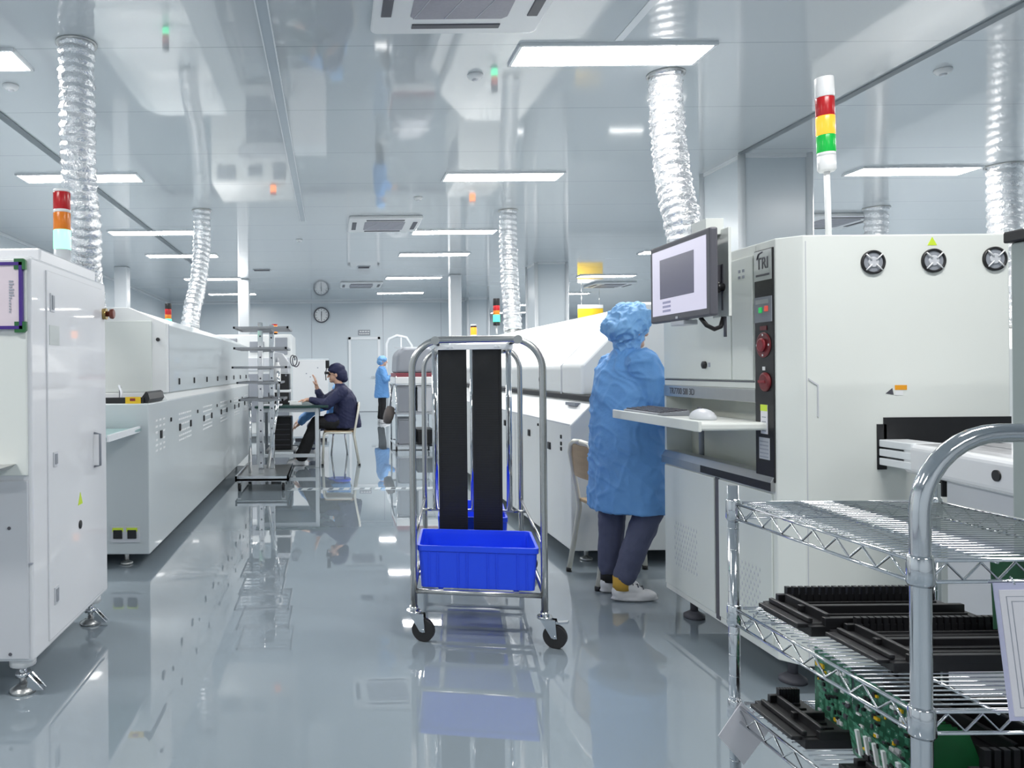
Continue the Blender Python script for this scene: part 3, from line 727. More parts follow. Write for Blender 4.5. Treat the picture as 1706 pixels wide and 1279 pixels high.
MB().box(xf-.002, xf, ym-.036, ym+.034, .885, .97).build('rating_label', M['lightgrey'], cc)
tl = MB()
for k in range(5): tl.box(xf-.003, xf-.002, ym-.030, ym+.028, .892+k*.015, .897+k*.015)
for k in range(4): tl.box(xf-.003, xf-.002, ym-.014, ym+.012, .995+k*.018, .999+k*.018)
tl.build('print', M['greyink'], cc)
# lower doors with punched vents
for y0_, y1_, vy, vz0, vz1 in ((3.355, 3.85, 3.62, .28, .48), (2.915, 3.315, 3.10, .26, .44)):
    ld = MB().box(XI-.008, XI, y0_, y1_, .15, .755).build('lower_door', M['cream2'], ai, bevel=.003)
    v = MB()
    for r_ in range(9):
        for c_ in range(9):
            z = vz0 + (vz1-vz0)*r_/8; y = vy + (c_-4)*.026 + (.013 if r_ % 2 else 0)
            v.prism([(y-.004, z), (y+.0, z-.009), (y+.004, z), (y, z+.009)], 'x', XI-.0095, XI-.0078)
    v.build('vent', M['lightgrey'], ld)
MB().box(XI-.003, XI+.001, 3.318, 3.352, .13, .76).build('door_gap', M['darkgrey'], ai)
# keyboard tray
tr = MB(); tr.box(1.44, 1.74, 2.94, 3.845, 1.0, 1.03)
tray = tr.build('keyboard_tray', M['cream'], ai, bevel=.008)
MB().box(1.435, 1.448, 2.94, 3.845, .995, 1.038).build('tray_lip', M['cream'], ai, bevel=.004)
b = MB(); b.cyl((1.78, 3.62, .80), (1.78, 3.62, 1.0), .012); b.box(1.74, 1.84, 3.4, 3.75, .985, 1.0); b.build('tray_arm', M['midgrey'], ai)
b = MB().lathe([(.06, 0), (.06, .01), (.05, .012), (.045, .008), (.02, .02)], (1.84, 3.14, .93), (-1, 0, 0), 28); b.build('niche_port', M['midgrey'], ai)
kb = thing('keyboard', 'dark grey keyboard on the machine keyboard tray', 'keyboard', (1.56, 3.6, 1.03))
MB().prism([(1.475, 1.03), (1.62, 1.03), (1.62, 1.055), (1.475, 1.042)], 'y', 3.40, 3.80).build('case', M['midgrey'], kb, bevel=.003)
k_ = MB()
for i in range(5):
    for j in range(18):
        x = 1.487 + i*.026; z = 1.042 + .013*(x-1.475)/.145
        k_.box(x, x+.02, 3.405+j*.0218, 3.405+j*.0218+.018, z-.002, z+.006)
k_.build('keys', M['darkgrey'], kb)
ms = thing('computer_mouse', 'pale grey computer mouse on the keyboard tray', 'mouse', (1.56, 3.17, 1.03))
b = MB(); b.ball((1.56, 3.16, 1.036), (.045, .078, .040), seg=20)
for v_ in b.bm.verts:
    if v_.co.z < 1.0305: v_.co.z = 1.0305
b.build('shell', M['lightgrey'], ms)
MB().cyl((1.553, 3.185, 1.072), (1.567, 3.185, 1.072), .008).build('wheel', M['darkgrey'], ms)
# front face of the machine
for x, z in ((2.035, 1.638), (2.262, 1.642), (2.492, 1.647)):
    fnn = MB(); fnn.lathe([(.036, 0), (.045, .0), (.045, .008), (.039, .010), (.036, .006)], (x, YI0, z), (0, -1, 0), 32, None, True)
    fo = fnn.build('fan_guard', M['black'], ai)
    MB().cyl((x, YI0, z), (x, YI0-.005, z), .036, seg=28).build('fan_opening', M['midgrey'], fo)
    b = MB().lathe([(.020, 0), (.020, .007), (.017, .009)], (x, YI0, z), (0, -1, 0), 24); b.build('fan_hub', M['lightgrey'], fo)
    b = MB()
    for k in range(4):
        a = PI/4 + k*PI/2; b.box(-.002, .002, YI0-.013, YI0-.009, .012, .044) if False else b.cyl((x+math.cos(a)*.012, YI0-.011, z+math.sin(a)*.012), (x+math.cos(a)*.042, YI0-.011, z+math.sin(a)*.042), .0025, seg=6)
    b.build('fan_spokes', M['whitecap'], fo)
MB().prism([(2.242, 1.70), (2.278, 1.70), (2.26, 1.732)], 'y', YI0-.001, YI0).build('warning_triangle', M['lime'], ai)
hp = MB(); hp.prism([(1.79, 1.205), (1.827, 1.18), (1.827, 1.06), (1.822, 1.06), (1.822, 1.177), (1.79, 1.198)], 'y', YI0-.003, YI0+.01); hp.build('door_pull', M['lightgrey'], ai)
MB().box(1.782, 1.785, YI0-.0015, YI0, .15, 1.72).build('front_seam', M['lightgrey'], ai)
b = MB(); b.box(2.115, 2.16, YI0-.001, YI0, 1.158, 1.176, M['orange']); b.box(2.115, 2.145, YI0-.001, YI0, 1.138, 1.156, M['whitecap']); b.prism([(2.08, 1.145), (2.11, 1.14), (2.105, 1.165)], 'y', YI0-.001, YI0, M['ink'])
b.build('label', None, ai, label='small orange and white label')
b = MB(); b.box(2.07, 2.549, YI0-.004, YI0+.02, .905, 1.055); b.box(2.045, 2.08, YI0-.004, YI0+.02, .86, 1.03)
b.build('board_slot', M['black'], ai, label='black board slot opening')
r_ = MB()
for k in range(3): r_.box(2.05, 2.16, YI0-.16, YI0-.004, .878+k*.034, .905+k*.034)
r_.build('rail', M['trim'], ai, bevel=.003)
for x, y in ((1.82, 2.98), (1.80, 3.75), (2.47, 2.98), (2.47, 3.75)):
    b = MB(); b.cyl((x, y, .03), (x, y, ZB+.003), .018); b.lathe([(.05, 0), (.05, .015), (.02, .035)], (x, y, 0)); b.build('leveling_foot', M['darkgrey'], ai)
# monitor on its bracket
mo = thing('monitor', 'wide black-framed monitor with a program window, on the inspection machine arm', 'monitor', (1.55, 3.1, 1.40))
rot = Matrix.Rotation(math.radians(0), 3, 'Z')
xm = 1.435
MB().box(xm, xm+.032, 2.84, 3.375, 1.445, 1.782).build('case', M['darkgrey'], mo, bevel=.008)
MB().box(xm+.03, xm+.075, 2.93, 3.28, 1.475, 1.74).build('back_cover', M['black'], mo, bevel=.01)
scn = MB().box(xm-.0015, xm+.001, 2.868, 3.347, 1.475, 1.757).build('screen', M['screen_bg'], mo)
MB().box(xm-.0025, xm-.001, 2.965, 3.27, 1.545, 1.715).build('image_window', M['screen_dark'], scn)
b = MB()
for k in range(3): b.box(xm-.0025, xm-.001, 3.17, 3.245, 1.487+k*.018, 1.497+k*.018)
b.build('text_fields', M['screen_mid'], scn)
MB().box(xm-.0025, xm-.001, 3.105, 3.125, 1.452, 1.462).build('logo', M['lightgrey'], mo)
bk = MB(); bk.box(1.56, 1.572, 2.945, 3.07, 1.45, 1.80, M['cream']); bk.box(1.50, 1.572, 3.0, 3.12, 1.78, 1.845, M['cream']); bk.box(1.565, XI-.008, 3.28, 3.32, 1.58, 1.66, M['cream'])
bk.box(1.56, 1.575, 3.06, 3.33, 1.56, 1.68, M['cream']); bk.box(1.557, 1.561, 2.985, 2.997, 1.475, 1.66, M['darkgrey']); bk.box(1.505, 1.565, 3.0, 3.2, 1.56, 1.66, M['darkgrey'])
bk.build('bracket', None, mo, bevel=.002, label='cream steel bracket')
kn = MB()
for k in range(6):
    a = k*PI/3; kn.ball((1.535, 2.985+.014*math.cos(a), 1.567+.014*math.sin(a)), .012, seg=8)
kn.cyl((1.56, 2.985, 1.567), (1.528, 2.985, 1.567), .016); kn.build('knob', M['black'], mo)
MB().tube([(xm+.03, 2.98, 1.447), (xm+.05, 2.97, 1.415), (xm+.08, 2.97, 1.40), (1.55, 2.99, 1.41), (1.568, 3.0, 1.45)], .009, 8).build('cable', M['black'], mo)
MB().tube([(1.566, 2.985, 1.455), (1.566, 2.985, 1.37)], .006, 8).build('cable_end', M['darkgrey'], mo)
MB().box(xm+.01, xm+.07, 3.08, 3.2, 1.425, 1.446).build('speaker_bar', M['lightgrey'], mo, bevel=.004)

# ------------------------------------------------------------------ conveyor and next machine at the right edge
cvr = thing('link_conveyor', 'white-covered conveyor with a black round hole running out of the inspection machine', 'conveyor', (2.2, 2.4, 0))
ang = math.radians(-9)
R = Matrix.Rotation(ang, 3, 'Z'); piv = (2.06, 2.72, .9)
MB().box(2.06, 2.42, 2.10, 2.72, .862, .972, rot=R, piv=piv).build('cover', M['white'], cvr, bevel=.022, seg=4)
c0 = Vector(piv)
def cpt(x, y, z): return c0 + R @ (Vector((x, y, z)) - c0)
hb = MB(); hb.cyl(cpt(2.066, 2.235, .918), cpt(2.055, 2.235, .918), .017, seg=20); hb.build('hole_plug', M['black'], cvr)
MB().box(2.10, 2.20, 2.56, 2.66, .80, .865, rot=R, piv=piv).build('motor', M['black'], cvr, bevel=.005)
MB().box(2.09, 2.14, 2.17, 2.52, .0, .87, rot=R, piv=piv).build('support', M['lightgrey'], cvr, bevel=.004)
MB().box(2.10, 2.3, 2.11, 2.17, .77, .865, rot=R, piv=piv).build('motor', M['black'], cvr, bevel=.005)
MB().tube([cpt(2.26, 2.7, 1.0), cpt(2.26, 2.2, 1.0)], .010, 10).build('rod', M['chrome'], cvr)
b = MB()
for y in (2.66, 2.2): b.box(2.25, 2.27, y-.01, y+.01, .965, 1.0, rot=R, piv=piv)
b.build('rod_holder', M['steel'], cvr)
nx = thing('board_unloader', 'grey-green machine with a black top cut off by the right edge of the photo', 'machine', (2.1, 1.4, 0))
MB().box(1.765, 2.6, .95, 1.95, .10, 1.565).build('body', M['greygreen'], nx, bevel=.006)
MB().box(1.755, 2.61, .94, 1.96, 1.565, 1.595).build('top', M['black'], nx, bevel=.004)
for x, y in ((1.85, 1.05), (2.5, 1.05), (1.85, 1.85), (2.5, 1.85)): MB().cyl((x, y, 0), (x, y, .105), .03).build('foot', M['steel'], nx)

# ================================================================== WIRE SHELF CART (front right)
wc = thing('wire_shelf_cart', 'chrome wire shelf cart with a curved push handle, at the lower right', 'cart', (1.2, 1.5, 0))
xa, xb, ya, yb = .985, 1.45, 1.26, 1.81
RP = .0125
def post(x, y, r, z1):
    p = MB(); p.cyl((x, y, .10), (x, y, z1), r, seg=20)
    z = .15
    while z < z1-.02:
        p.cyl((x, y, z), (x, y, z+.0015), r*1.03, seg=20); z += .0254*2
    return p
post(xa-.02, yb, RP, .965).build('post', M['chrome'], wc); post(xb, yb, RP, .965).build('post', M['chrome'], wc)
arch = [(xa, ya, .10), (xa, ya, .55), (xa, ya, .95), (xa, ya, 1.0)]
rr = .135
for k in range(1, 10): a = PI/2*k/9; arch.append((xa+rr-rr*math.cos(a), ya, 1.0+rr*math.sin(a)))
for k in range(0, 10): a = PI/2*k/9; arch.append((xb-rr+rr*math.sin(a), ya, 1.0+rr*math.cos(a)))
arch += [(xb, ya, .9), (xb, ya, .10)]
MB().tube(arch, .0158, 20).build('push_handle', M['chrome'], wc)
def wire_shelf(z):
    s = MB(); rw = .0017
    n = 30
    for i in range(n):
        y = ya + (yb-ya)*(i+.5)/n; s.cyl((xa, y, z), (xb, y, z), rw, seg=6)
    for x in (xa+.13, xb-.13): s.cyl((x, ya, z-.004), (x, yb, z-.004), .003, seg=6)
    for (p, q) in (((xa-.01, ya), (xa-.02, yb)), ((xb, ya), (xb, yb)), ((xa, ya), (xb, ya)), ((xa, yb), (xb, yb))):
        for zz in (z, z-.036): s.cyl((*p, zz), (*q, zz), .0034, seg=8)
        P0, P1 = Vector((*p, 0)), Vector((*q, 0)); nz = 15; pts = []
        for k in range(nz+1):
            v_ = P0.lerp(P1, (k+.5)/(nz+1)); v_.z = z-.004 if k % 2 else z-.033; pts.append(v_)
        s.tube(pts, .0024, 6)
    return s
for z in (.922, .668, .440): wire_shelf(z).build('wire_shelf', M['chrome'], wc)
wire_shelf(.16).build('wire_shelf', M['chrome'], wc)
for z in (.922, .668, .440, .16):
    for x, y, r in ((xa-.02, yb, RP), (xb, yb, RP), (xa, ya, .0158), (xb, ya, .0158)):
        MB().lathe([(r*1.12, -.042), (r*1.32, -.036), (r*1.25, .006), (r*1.1, .010)], (x, y, z), seg=20).build('collar', M['chrome'], wc)
for x, y in ((xa-.02, yb), (xb, yb), (xa, ya), (xb, ya)):
    b = MB(); b.cyl((x, y-.012, .045), (x, y+.012, .045), .045, seg=24, m=M['rubber']); b.box(x-.012, x+.012, y-.02, y+.02, .05, .105, M['steel']); b.build('caster', None, wc)

# black slotted trays
def comb_tray(name, label, x0, x1, y0, y1, z, h=.035, teeth=22, group='black slotted magazine trays'):
    t = thing(name, label, 'tray', ((x0+x1)/2, (y0+y1)/2, z), group=group)
    b = MB(); b.box(x0, x1, y0, y1, z, z+h*.45)
    for yy in (y0, y1-.012, (y0+y1)/2-.006): b.box(x0+.03, x1-.01, yy, yy+.012, z+h*.4, z+h*.8)
    for k in range(7):
        yy = y0+.02+(y1-y0-.05)*k/6; b.box(x0+.06, x1-.02, yy, yy+.004, z+h*.4, z+h*.55)
    b.build('plate', M['black'], t, bevel=.0015)
    c = MB(); p = (x1-x0-.06)/teeth
    for k in range(teeth): c.box(x0+.05+k*p, x0+.05+k*p+p*.66, y1-.014, y1-.002, z+h*.4, z+h*1.15)
    c.build('comb_edge', M['black'], t)
    e = MB(); e.box(x0-.022, x0+.045, y0+.012, y1-.02, z+h*.30, z+h*.5); e.box(x0+.002, x0+.012, y0+.012, y1-.02, z+h*.5, z+h*.72); e.box(x0+.04, x0+.05, y0+.012, y1-.02, z+h*.3, z+h*.9)
    e.build('end_flange', M['black'], t, bevel=.002)
    return t
comb_tray('magazine_tray', 'black slotted tray at the back of the middle cart shelf', 1.02, 1.43, 1.605, 1.785, .671, .05)
comb_tray('magazine_tray', 'black slotted tray at the front of the pair on the middle cart shelf', 1.055, 1.43, 1.415, 1.60, .671, .04)
comb_tray('magazine_tray', 'short black slotted tray behind the white tag on the lower cart shelf', .99, 1.10, 1.58, 1.77, .443, .045, 8)
comb_tray('magazine_tray', 'black slotted tray on the lower cart shelf below the striped circuit board', 1.005, 1.075, 1.29, 1.50, .443, .03, 6)
comb_tray('magazine_tray', 'black slotted tray at the very front of the lower cart shelf, behind the handle post', 1.115, 1.42, 1.27, 1.36, .443, .10, 14)

def pcb(label, m, p0, du, dv, n=24, seed=1, stripes=False):
    """board spanned by du, dv from corner p0, with small components"""
    p0, du, dv = Vector(p0), Vector(du), Vector(dv); nn = du.cross(dv).normalized()
    t = thing('circuit_board', label, 'circuit board', p0, group='green circuit boards on the cart')
    th = .0016
    b = MB(); v = [p0, p0+du, p0+du+dv, p0+dv]; v = v + [q + nn*th for q in v]
    b._add(v, [(0,3,2,1),(4,5,6,7),(0,1,5,4),(1,2,6,5),(2,3,7,6),(3,0,4,7)]); b.build('board', m, t)
    rnd = random.Random(seed); U, W = du.normalized(), dv.normalized()
    mats_ = [M['black'], M['lightgrey'], M['darkgrey'], M['black'], M['whitecap'], M['yellow']]; names_ = ['chip', 'capacitor', 'chip', 'chip', 'connector', 'coil']
    for i in range(n):
        a, e = rnd.uniform(.06, .9)*du.length, rnd.uniform(.08, .85)*dv.length; w_, l_ = rnd.uniform(.003, .012), rnd.uniform(.003, .010)
        q = p0 + U*a + W*e + nn*th; hh = nn*rnd.uniform(.002, .006)
        w_ = min(w_, du.length - a); l_ = min(l_, dv.length - e)
        vv = [q, q+U*w_, q+U*w_+W*l_, q+W*l_]; vv = vv + [k+hh for k in vv]
        c = MB(); c._add(vv, [(0,3,2,1),(4,5,6,7),(0,1,5,4),(1,2,6,5),(2,3,7,6),(3,0,4,7)]); c.build(names_[i % 6], mats_[i % 6], t)
    if stripes:
        s = MB()
        for i in range(4):
            q = p0 + U*(du.length*(.12+.1*i)) + W*dv.length*.2 + nn*th; w_ = .007; l_ = dv.length*.7
            vv = [q, q+U*w_, q+U*w_+W*l_, q+W*l_]; vv = vv + [k+nn*.006 for k in vv]
            s._add(vv, [(0,3,2,1),(4,5,6,7),(0,1,5,4),(1,2,6,5),(2,3,7,6),(3,0,4,7)])
        s.build('connector', M['whitecap'], t)
    return t
pcb('tall green circuit board with gold parts standing at the back of the lower cart shelf', M['pcb2'], (1.115, 1.74, .447), (-.005, -.13, 0), (.0, 0, .155), 40, 3)
pcb('darker green circuit board standing beside the tall one on the lower cart shelf', M['pcb'], (1.10, 1.60, .447), (.0, -.20, 0), (.01, 0, .15), 60, 5)
pcb('green circuit board with white connector stripes leaning at the front of the lower cart shelf', M['pcb2'], (1.075, 1.555, .447), (-.03, -.28, 0), (-.012, 0, .075), 40, 8, True)
for i in range(7):
    pcb('plain green board in the fanned stack on the lower cart shelf behind the handle post', M['pcbgreen'], (1.128+.003*i, 1.44+i*.018, .447), (.125, .0, 0), (0, .045, .075-.003*i), 0, 20+i)
comb_tray('magazine_tray', 'deep black slotted tray at the right end of the lower cart shelf', 1.275, 1.43, 1.40, 1.77, .443, .13, 9)
pcb('dark green circuit board leaning at the right end of the middle cart shelf', M['pcbdark'], (1.335, 1.52, .714), (.10, .02, 0), (.02, .03, .145), 6, 31)
# document sleeve hanging on the cart
ds = thing('document_sleeve', 'white sheet in a clear sleeve hanging from the top cart shelf', 'document holder', (1.23, 1.24, .67))
Rt = Matrix.Rotation(math.radians(-8), 3, 'X'); pv = (1.2, 1.247, .885)
MB().box(1.095, 1.405, 1.246, 1.248, .67, .887, rot=Rt, piv=pv).build('sleeve', M['pvc'], ds)
MB().box(1.102, 1.398, 1.2445, 1.246, .677, .876, rot=Rt, piv=pv).build('sheet', M['paper'], ds)
b = MB()
for i_, (a0, a1, b0, b1) in enumerate(((1.112, 1.388, .69, .866), (1.120, 1.380, .698, .858))):
    for (c0_, c1_, e0, e1) in ((a0, a1, b0, b0+.001), (a0, a1, b1-.001, b1), (a0, a0+.001, b0, b1), (a1-.001, a1, b0, b1)):
        b.box(c0_, c1_, 1.2438, 1.2446, e0, e1, rot=Rt, piv=pv)
b.build('printed_border', M['greyink'], ds)
b = MB()
for x in (1.13, 1.37): b.tube([(x, 1.246, .884), (x, 1.249, .892), (x, 1.254, .895)], .002, 6)
b.build('hook', M['chrome'], ds)
# paper tag
pt = thing('paper_tag', 'white paper tag hanging by one corner from the lower cart shelf', 'tag', (.97, 1.775, .36))
MB().prism([(.968, .452), (1.034, .385), (.972, .302), (.912, .372)], 'y', 1.786, 1.788).build('sheet', M['paper'], pt)
MB().tube([(.966, 1.787, .447), (.965, 1.795, .456), (.966, 1.806, .442)], .0012, 6).build('string', M['lightgrey'], pt)

# ================================================================== TROLLEY IN THE AISLE
tl_ = thing('tube_trolley', 'steel tube trolley with arched ends standing in the aisle, carrying blue crates', 'trolley')
W2, LT, ZT, RT = .2935, 1.26, 1.387, .0155
def arch_pts(y, zt, rad, w2=W2):
    p = [(-w2, y, .15), (-w2, y, .5), (-w2, y, zt-rad)]
    for k in range(1, 11): a = PI/2*k/10; p.append((-w2+rad-rad*math.cos(a), y, zt-rad+rad*math.sin(a)))
    for k in range(0, 11): a = PI/2*k/10; p.append((w2-rad+rad*math.sin(a), y, zt-rad+rad*math.cos(a)))
    p += [(w2, y, .5), (w2, y, .15)]; return p
MB().tube(arch_pts(0, ZT, .14), RT, 16).build('end_arch', M['tube'], tl_)
MB().tube(arch_pts(LT, ZT, .14), RT, 16).build('end_arch', M['tube'], tl_)
b = MB()
b.cyl((-W2, 0, .226), (W2, 0, .226), .012, seg=12); b.cyl((-W2, LT, .226), (W2, LT, .226), .012, seg=12)
for x in (-W2, W2): b.cyl((x, 0, .226), (x, LT, .226), .012, seg=12)
for y in (.30, .52, .60, .85, 1.12): b.cyl((-W2, y, .226), (W2, y, .226), .010, seg=12)
for x in (-.17, .17): b.box(x-.012, x+.012, -.004, LT, .226, .240)
b.build('base_frame', M['tube'], tl_)
b = MB()
for x in (-.185, .185):
    b.cyl((x, 0, ZT-.004), (x, LT, ZT-.004), .011, seg=12)
    for y in (0, LT): b.cyl((x, y-.02, ZT-.004), (x, y+.02, ZT-.004), .02, seg=14)
    b.cyl((x-.03, .86, ZT-.03), (x+.03, .86, ZT-.03), .02, seg=14)
b.build('top_rail', M['tube'], tl_)
b = MB(); b.box(-.20, .20, .50, .53, ZT-.034, ZT-.006)
for x in (-.13, .13, -.11, .11): b.lathe([(.006, 0), (.006, .008)], (x, .50, ZT-.02), (0, -1, 0), 8)
b.build('crossbar', M['trim'], tl_, bevel=.003)
for x in (-.215, 0.0, .2):
    MB().cyl((x, .86, .45), (x, .86, ZT-.02), .0165, seg=14).build('upright', M['chrome'], tl_)
MB().box(-.235, .22, .85, .87, .44, .452).build('upright_foot', M['steel'], tl_)
b = MB(); b.cyl((-.235, .86, .445), (-W2, .86, .445), .008, seg=8); b.cyl((.22, .86, .445), (W2, .86, .445), .008, seg=8); b.cyl((-W2, 0.0, .445), (-W2, LT, .445), .008, seg=8); b.cyl((W2, 0.0, .445), (W2, LT, .445), .008, seg=8)
b.build('side_rail', M['tube'], tl_)
def caster(x, y, ang):
    par = MB(); c, s = math.cos(ang), math.sin(ang); rw = .052
    d = Vector((c, s, 0)); n = Vector((-s, c, 0)); p = Vector((x, y, 0)); h = p + d*.045 + Vector((0, 0, rw))
    par.cyl(h - n*.014, h + n*.014, rw, seg=28)
    wh = par.build('wheel', M['rubber'], tl_)
    f = MB(); f.cyl(p + Vector((0,0,.125)), p + Vector((0,0,.137)), .034, seg=16); f.cyl(p + Vector((0,0,.137)), p + Vector((0,0,.155)), .02, seg=12)
    for sg_ in (-1, 1):
        o = n*(.018*sg_); q = n*(.0025)
        v = [p + d*-.02 + Vector((0,0,.127)), p + d*.05 + Vector((0,0,.127)), h + d*.012 + Vector((0,0,-.006)), h - d*.012 + Vector((0,0,-.006))]
        vv = [k_ + o - q for k_ in v] + [k_ + o + q for k_ in v]
        f._add(vv, [(0,1,2,3),(7,6,5,4),(0,4,5,1),(1,5,6,2),(2,6,7,3),(3,7,4,0)])
    f.cyl(h - n*.022, h + n*.022, .008, seg=10)
    f.build('caster_fork', M['chrome'], tl_)
    return p, d, n, h
for x, y, a in ((-W2, 0, -.25), (W2, 0, -.35), (-W2, LT, .4), (W2, LT, .2)):
    p, d_, n_, h_ = caster(x, y, a)
    if x > 0 and y == 0:
        MB().box(.0, .06, -.014, .014, .12, .128, rot=Matrix.Rotation(a, 3, 'Z'), piv=(0, 0, .12)).build('brake_pedal', M['chrome'], tl_) if False else None
        q = MB(); q.box(W2+.03, W2+.10, -.035, -.005, .112, .120, rot=Matrix.Rotation(-.3, 3, 'Z') @ Matrix.Rotation(-.2, 3, 'Y')); q.build('brake_pedal', M['chrome'], tl_)
TLOC, TROT = (.66, 3.43, 0), math.radians(-9.5)
tl_.location = TLOC; tl_.rotation_euler = (0, 0, TROT)

def crate(label, loc, rz, w2=.275, d2=.19, h=.195):
    t = thing('plastic_crate', label, 'crate', group='blue plastic crates on the trolley')
    def ringpts(a, b, z, r=.02):
        out = []
        for sx, sy, a0 in ((1, 1, 0), (-1, 1, 90), (-1, -1, 180), (1, -1, 270)):
            for k in range(4):
                an = math.radians(a0 + 30*k); out.append((sx*(a-r) + r*math.cos(an), sy*(b-r) + r*math.sin(an), z))
        return out
    k = .935; rings = [ringpts(w2*k, d2*k, 0), ringpts(w2*.975, d2*.975, h*.86), ringpts(w2*.985, d2*.985, h*.86), ringpts(w2, d2, h*.88), ringpts(w2, d2, h), ringpts(w2*.955, d2*.94, h), ringpts(w2*.945, d2*.93, h*.9), ringpts(w2*k*.965, d2*k*.955, .006)]
    b = MB(); n = 16; vs = [[b.bm.verts.new(p) for p in r] for r in rings]
    for i in range(len(rings)-1):
        for j in range(n): b.bm.faces.new((vs[i][j], vs[i][(j+1) % n], vs[i+1][(j+1) % n], vs[i+1][j]))
    b.bm.faces.new(list(reversed(vs[0]))); b.bm.faces.new(vs[-1])
    for s in (-1, 1):
        for x in (-.2, -.067, .067, .2):
            for dx in (-.02, .02):
                x_ = x*w2/.275 + dx; yb_ = s*d2*k; yt = s*d2*.975; o = s*.004
                v = [(x_-.003, yb_, .004), (x_+.003, yb_, .004), (x_+.003, yt, h*.85), (x_-.003, yt, h*.85)]
                v = v + [(q[0], q[1]+o, q[2]) for q in v]
                b._add(v, [(0,1,2,3),(7,6,5,4),(0,4,5,1),(1,5,6,2),(2,6,7,3),(3,7,4,0)])
    sh_ = b.build('shell', M['blue'], t, bevel=.002)
    t.location = loc; t.rotation_euler = (0, 0, rz); return t
RZ = Matrix.Rotation(TROT, 3, 'Z')
def tw(x, y, z): v = RZ @ Vector((x, y, z)) + Vector(TLOC); return tuple(v)
crate('blue plastic crate at the front of the trolley', tw(-.003, .195, .2405), TROT)
crate('blue plastic crate at the back of the trolley behind the black panels', tw(-.01, .985, .2405), TROT + PI/2)
def rack_panel(label, x):
    t = thing('slotted_panel', label, 'panel', group='tall black slotted panels on the trolley')
    b = MB(); hw = .0745
    b.box(-hw, hw, 0, .035, 0, 1.125)
    for x_ in (-hw+.006, hw-.006): b.box(x_-.006, x_+.006, -.006, .001, 0, 1.125)
    b.build('back_plate', M['black'], t)
    s = MB()
    for k in range(88): s.box(-hw+.011, hw-.011, -.0015, .0, .012+k*.0125, .017+k*.0125)
    s.build('slot_ribs', M['black'], t)
    t.location = tw(x, .535, .238); t.rotation_euler = (0, 0, TROT); return t
rack_panel('tall black slotted panel on the left side of the trolley', -.112)
rack_panel('tall black slotted panel on the right side of the trolley', .068)

# ================================================================== CHAIRS
def make_chair(label):
    """faces +x in its own frame, seat 0.45 m"""
    t = thing('stacking_chair', label, 'chair', group='metal tube chairs')
    r = .0155
    for s in (-1, 1):
        y = s*.19
        pts = [(.235, y*1.05, 0), (.215, y, .38)]
        for k in range(1, 6): a = PI/2*k/5; pts.append((.165+.05*math.cos(a), y, .38+.05*math.sin(a)))
        pts += [(0, y, .43), (-.15, y, .432)]
        MB().tube(pts, r, 10).build('front_leg', M['chairmetal'], t)
        MB().tube([(-.25, y*1.08, 0), (-.185, y, .40), (-.20, y, .50), (-.245, y*.97, .74), (-.25, y*.80, .79), (-.252, y*.55, .81), (-.253, 0, .815)], r, 10).build('rear_leg', M['chairmetal'], t)
        for px_, py_ in ((.235, y*1.05), (-.25, y*1.08)): MB().cyl((px_, py_, 0), (px_, py_, .025), .017, seg=10).build('leg_cap', M['black'], t)
    MB().prism([(-.19, -.18), (.19, -.19), (.215, -.16), (.215, .16), (.19, .19), (-.19, .18)], 'z', .435, .458).build('seat', M['wood'], t, bevel=.008)
    b = MB(); n = 10
    for i in range(n):
        y0_, y1_ = -.165+.33*i/n, -.165+.33*(i+1)/n
        f0, f1 = -.02*(1-(y0_/.165)**2), -.02*(1-(y1_/.165)**2)
        v = [(-.226+f0, y0_, .60), (-.226+f1, y1_, .60), (-.246+f1, y1_, .795), (-.246+f0, y0_, .795)]; v = v + [(q[0]+.012, q[1], q[2]) for q in v]
        b._add(v, [(0,3,2,1),(4,5,6,7),(0,1,5,4),(1,2,6,5),(2,3,7,6),(3,0,4,7)])
    bmesh.ops.remove_doubles(b.bm, verts=b.bm.verts[:], dist=1e-5)
    b.build('backrest', M['wood'], t)
    return t
chA = make_chair('metal tube chair with a wooden back behind the standing person in blue')
chA.location = (1.715, 4.44, 0); chA.rotation_euler = (0, 0, .08)
dup(chA, (.10, 10.05, 0), PI, 'metal tube chair under the seated person in navy')

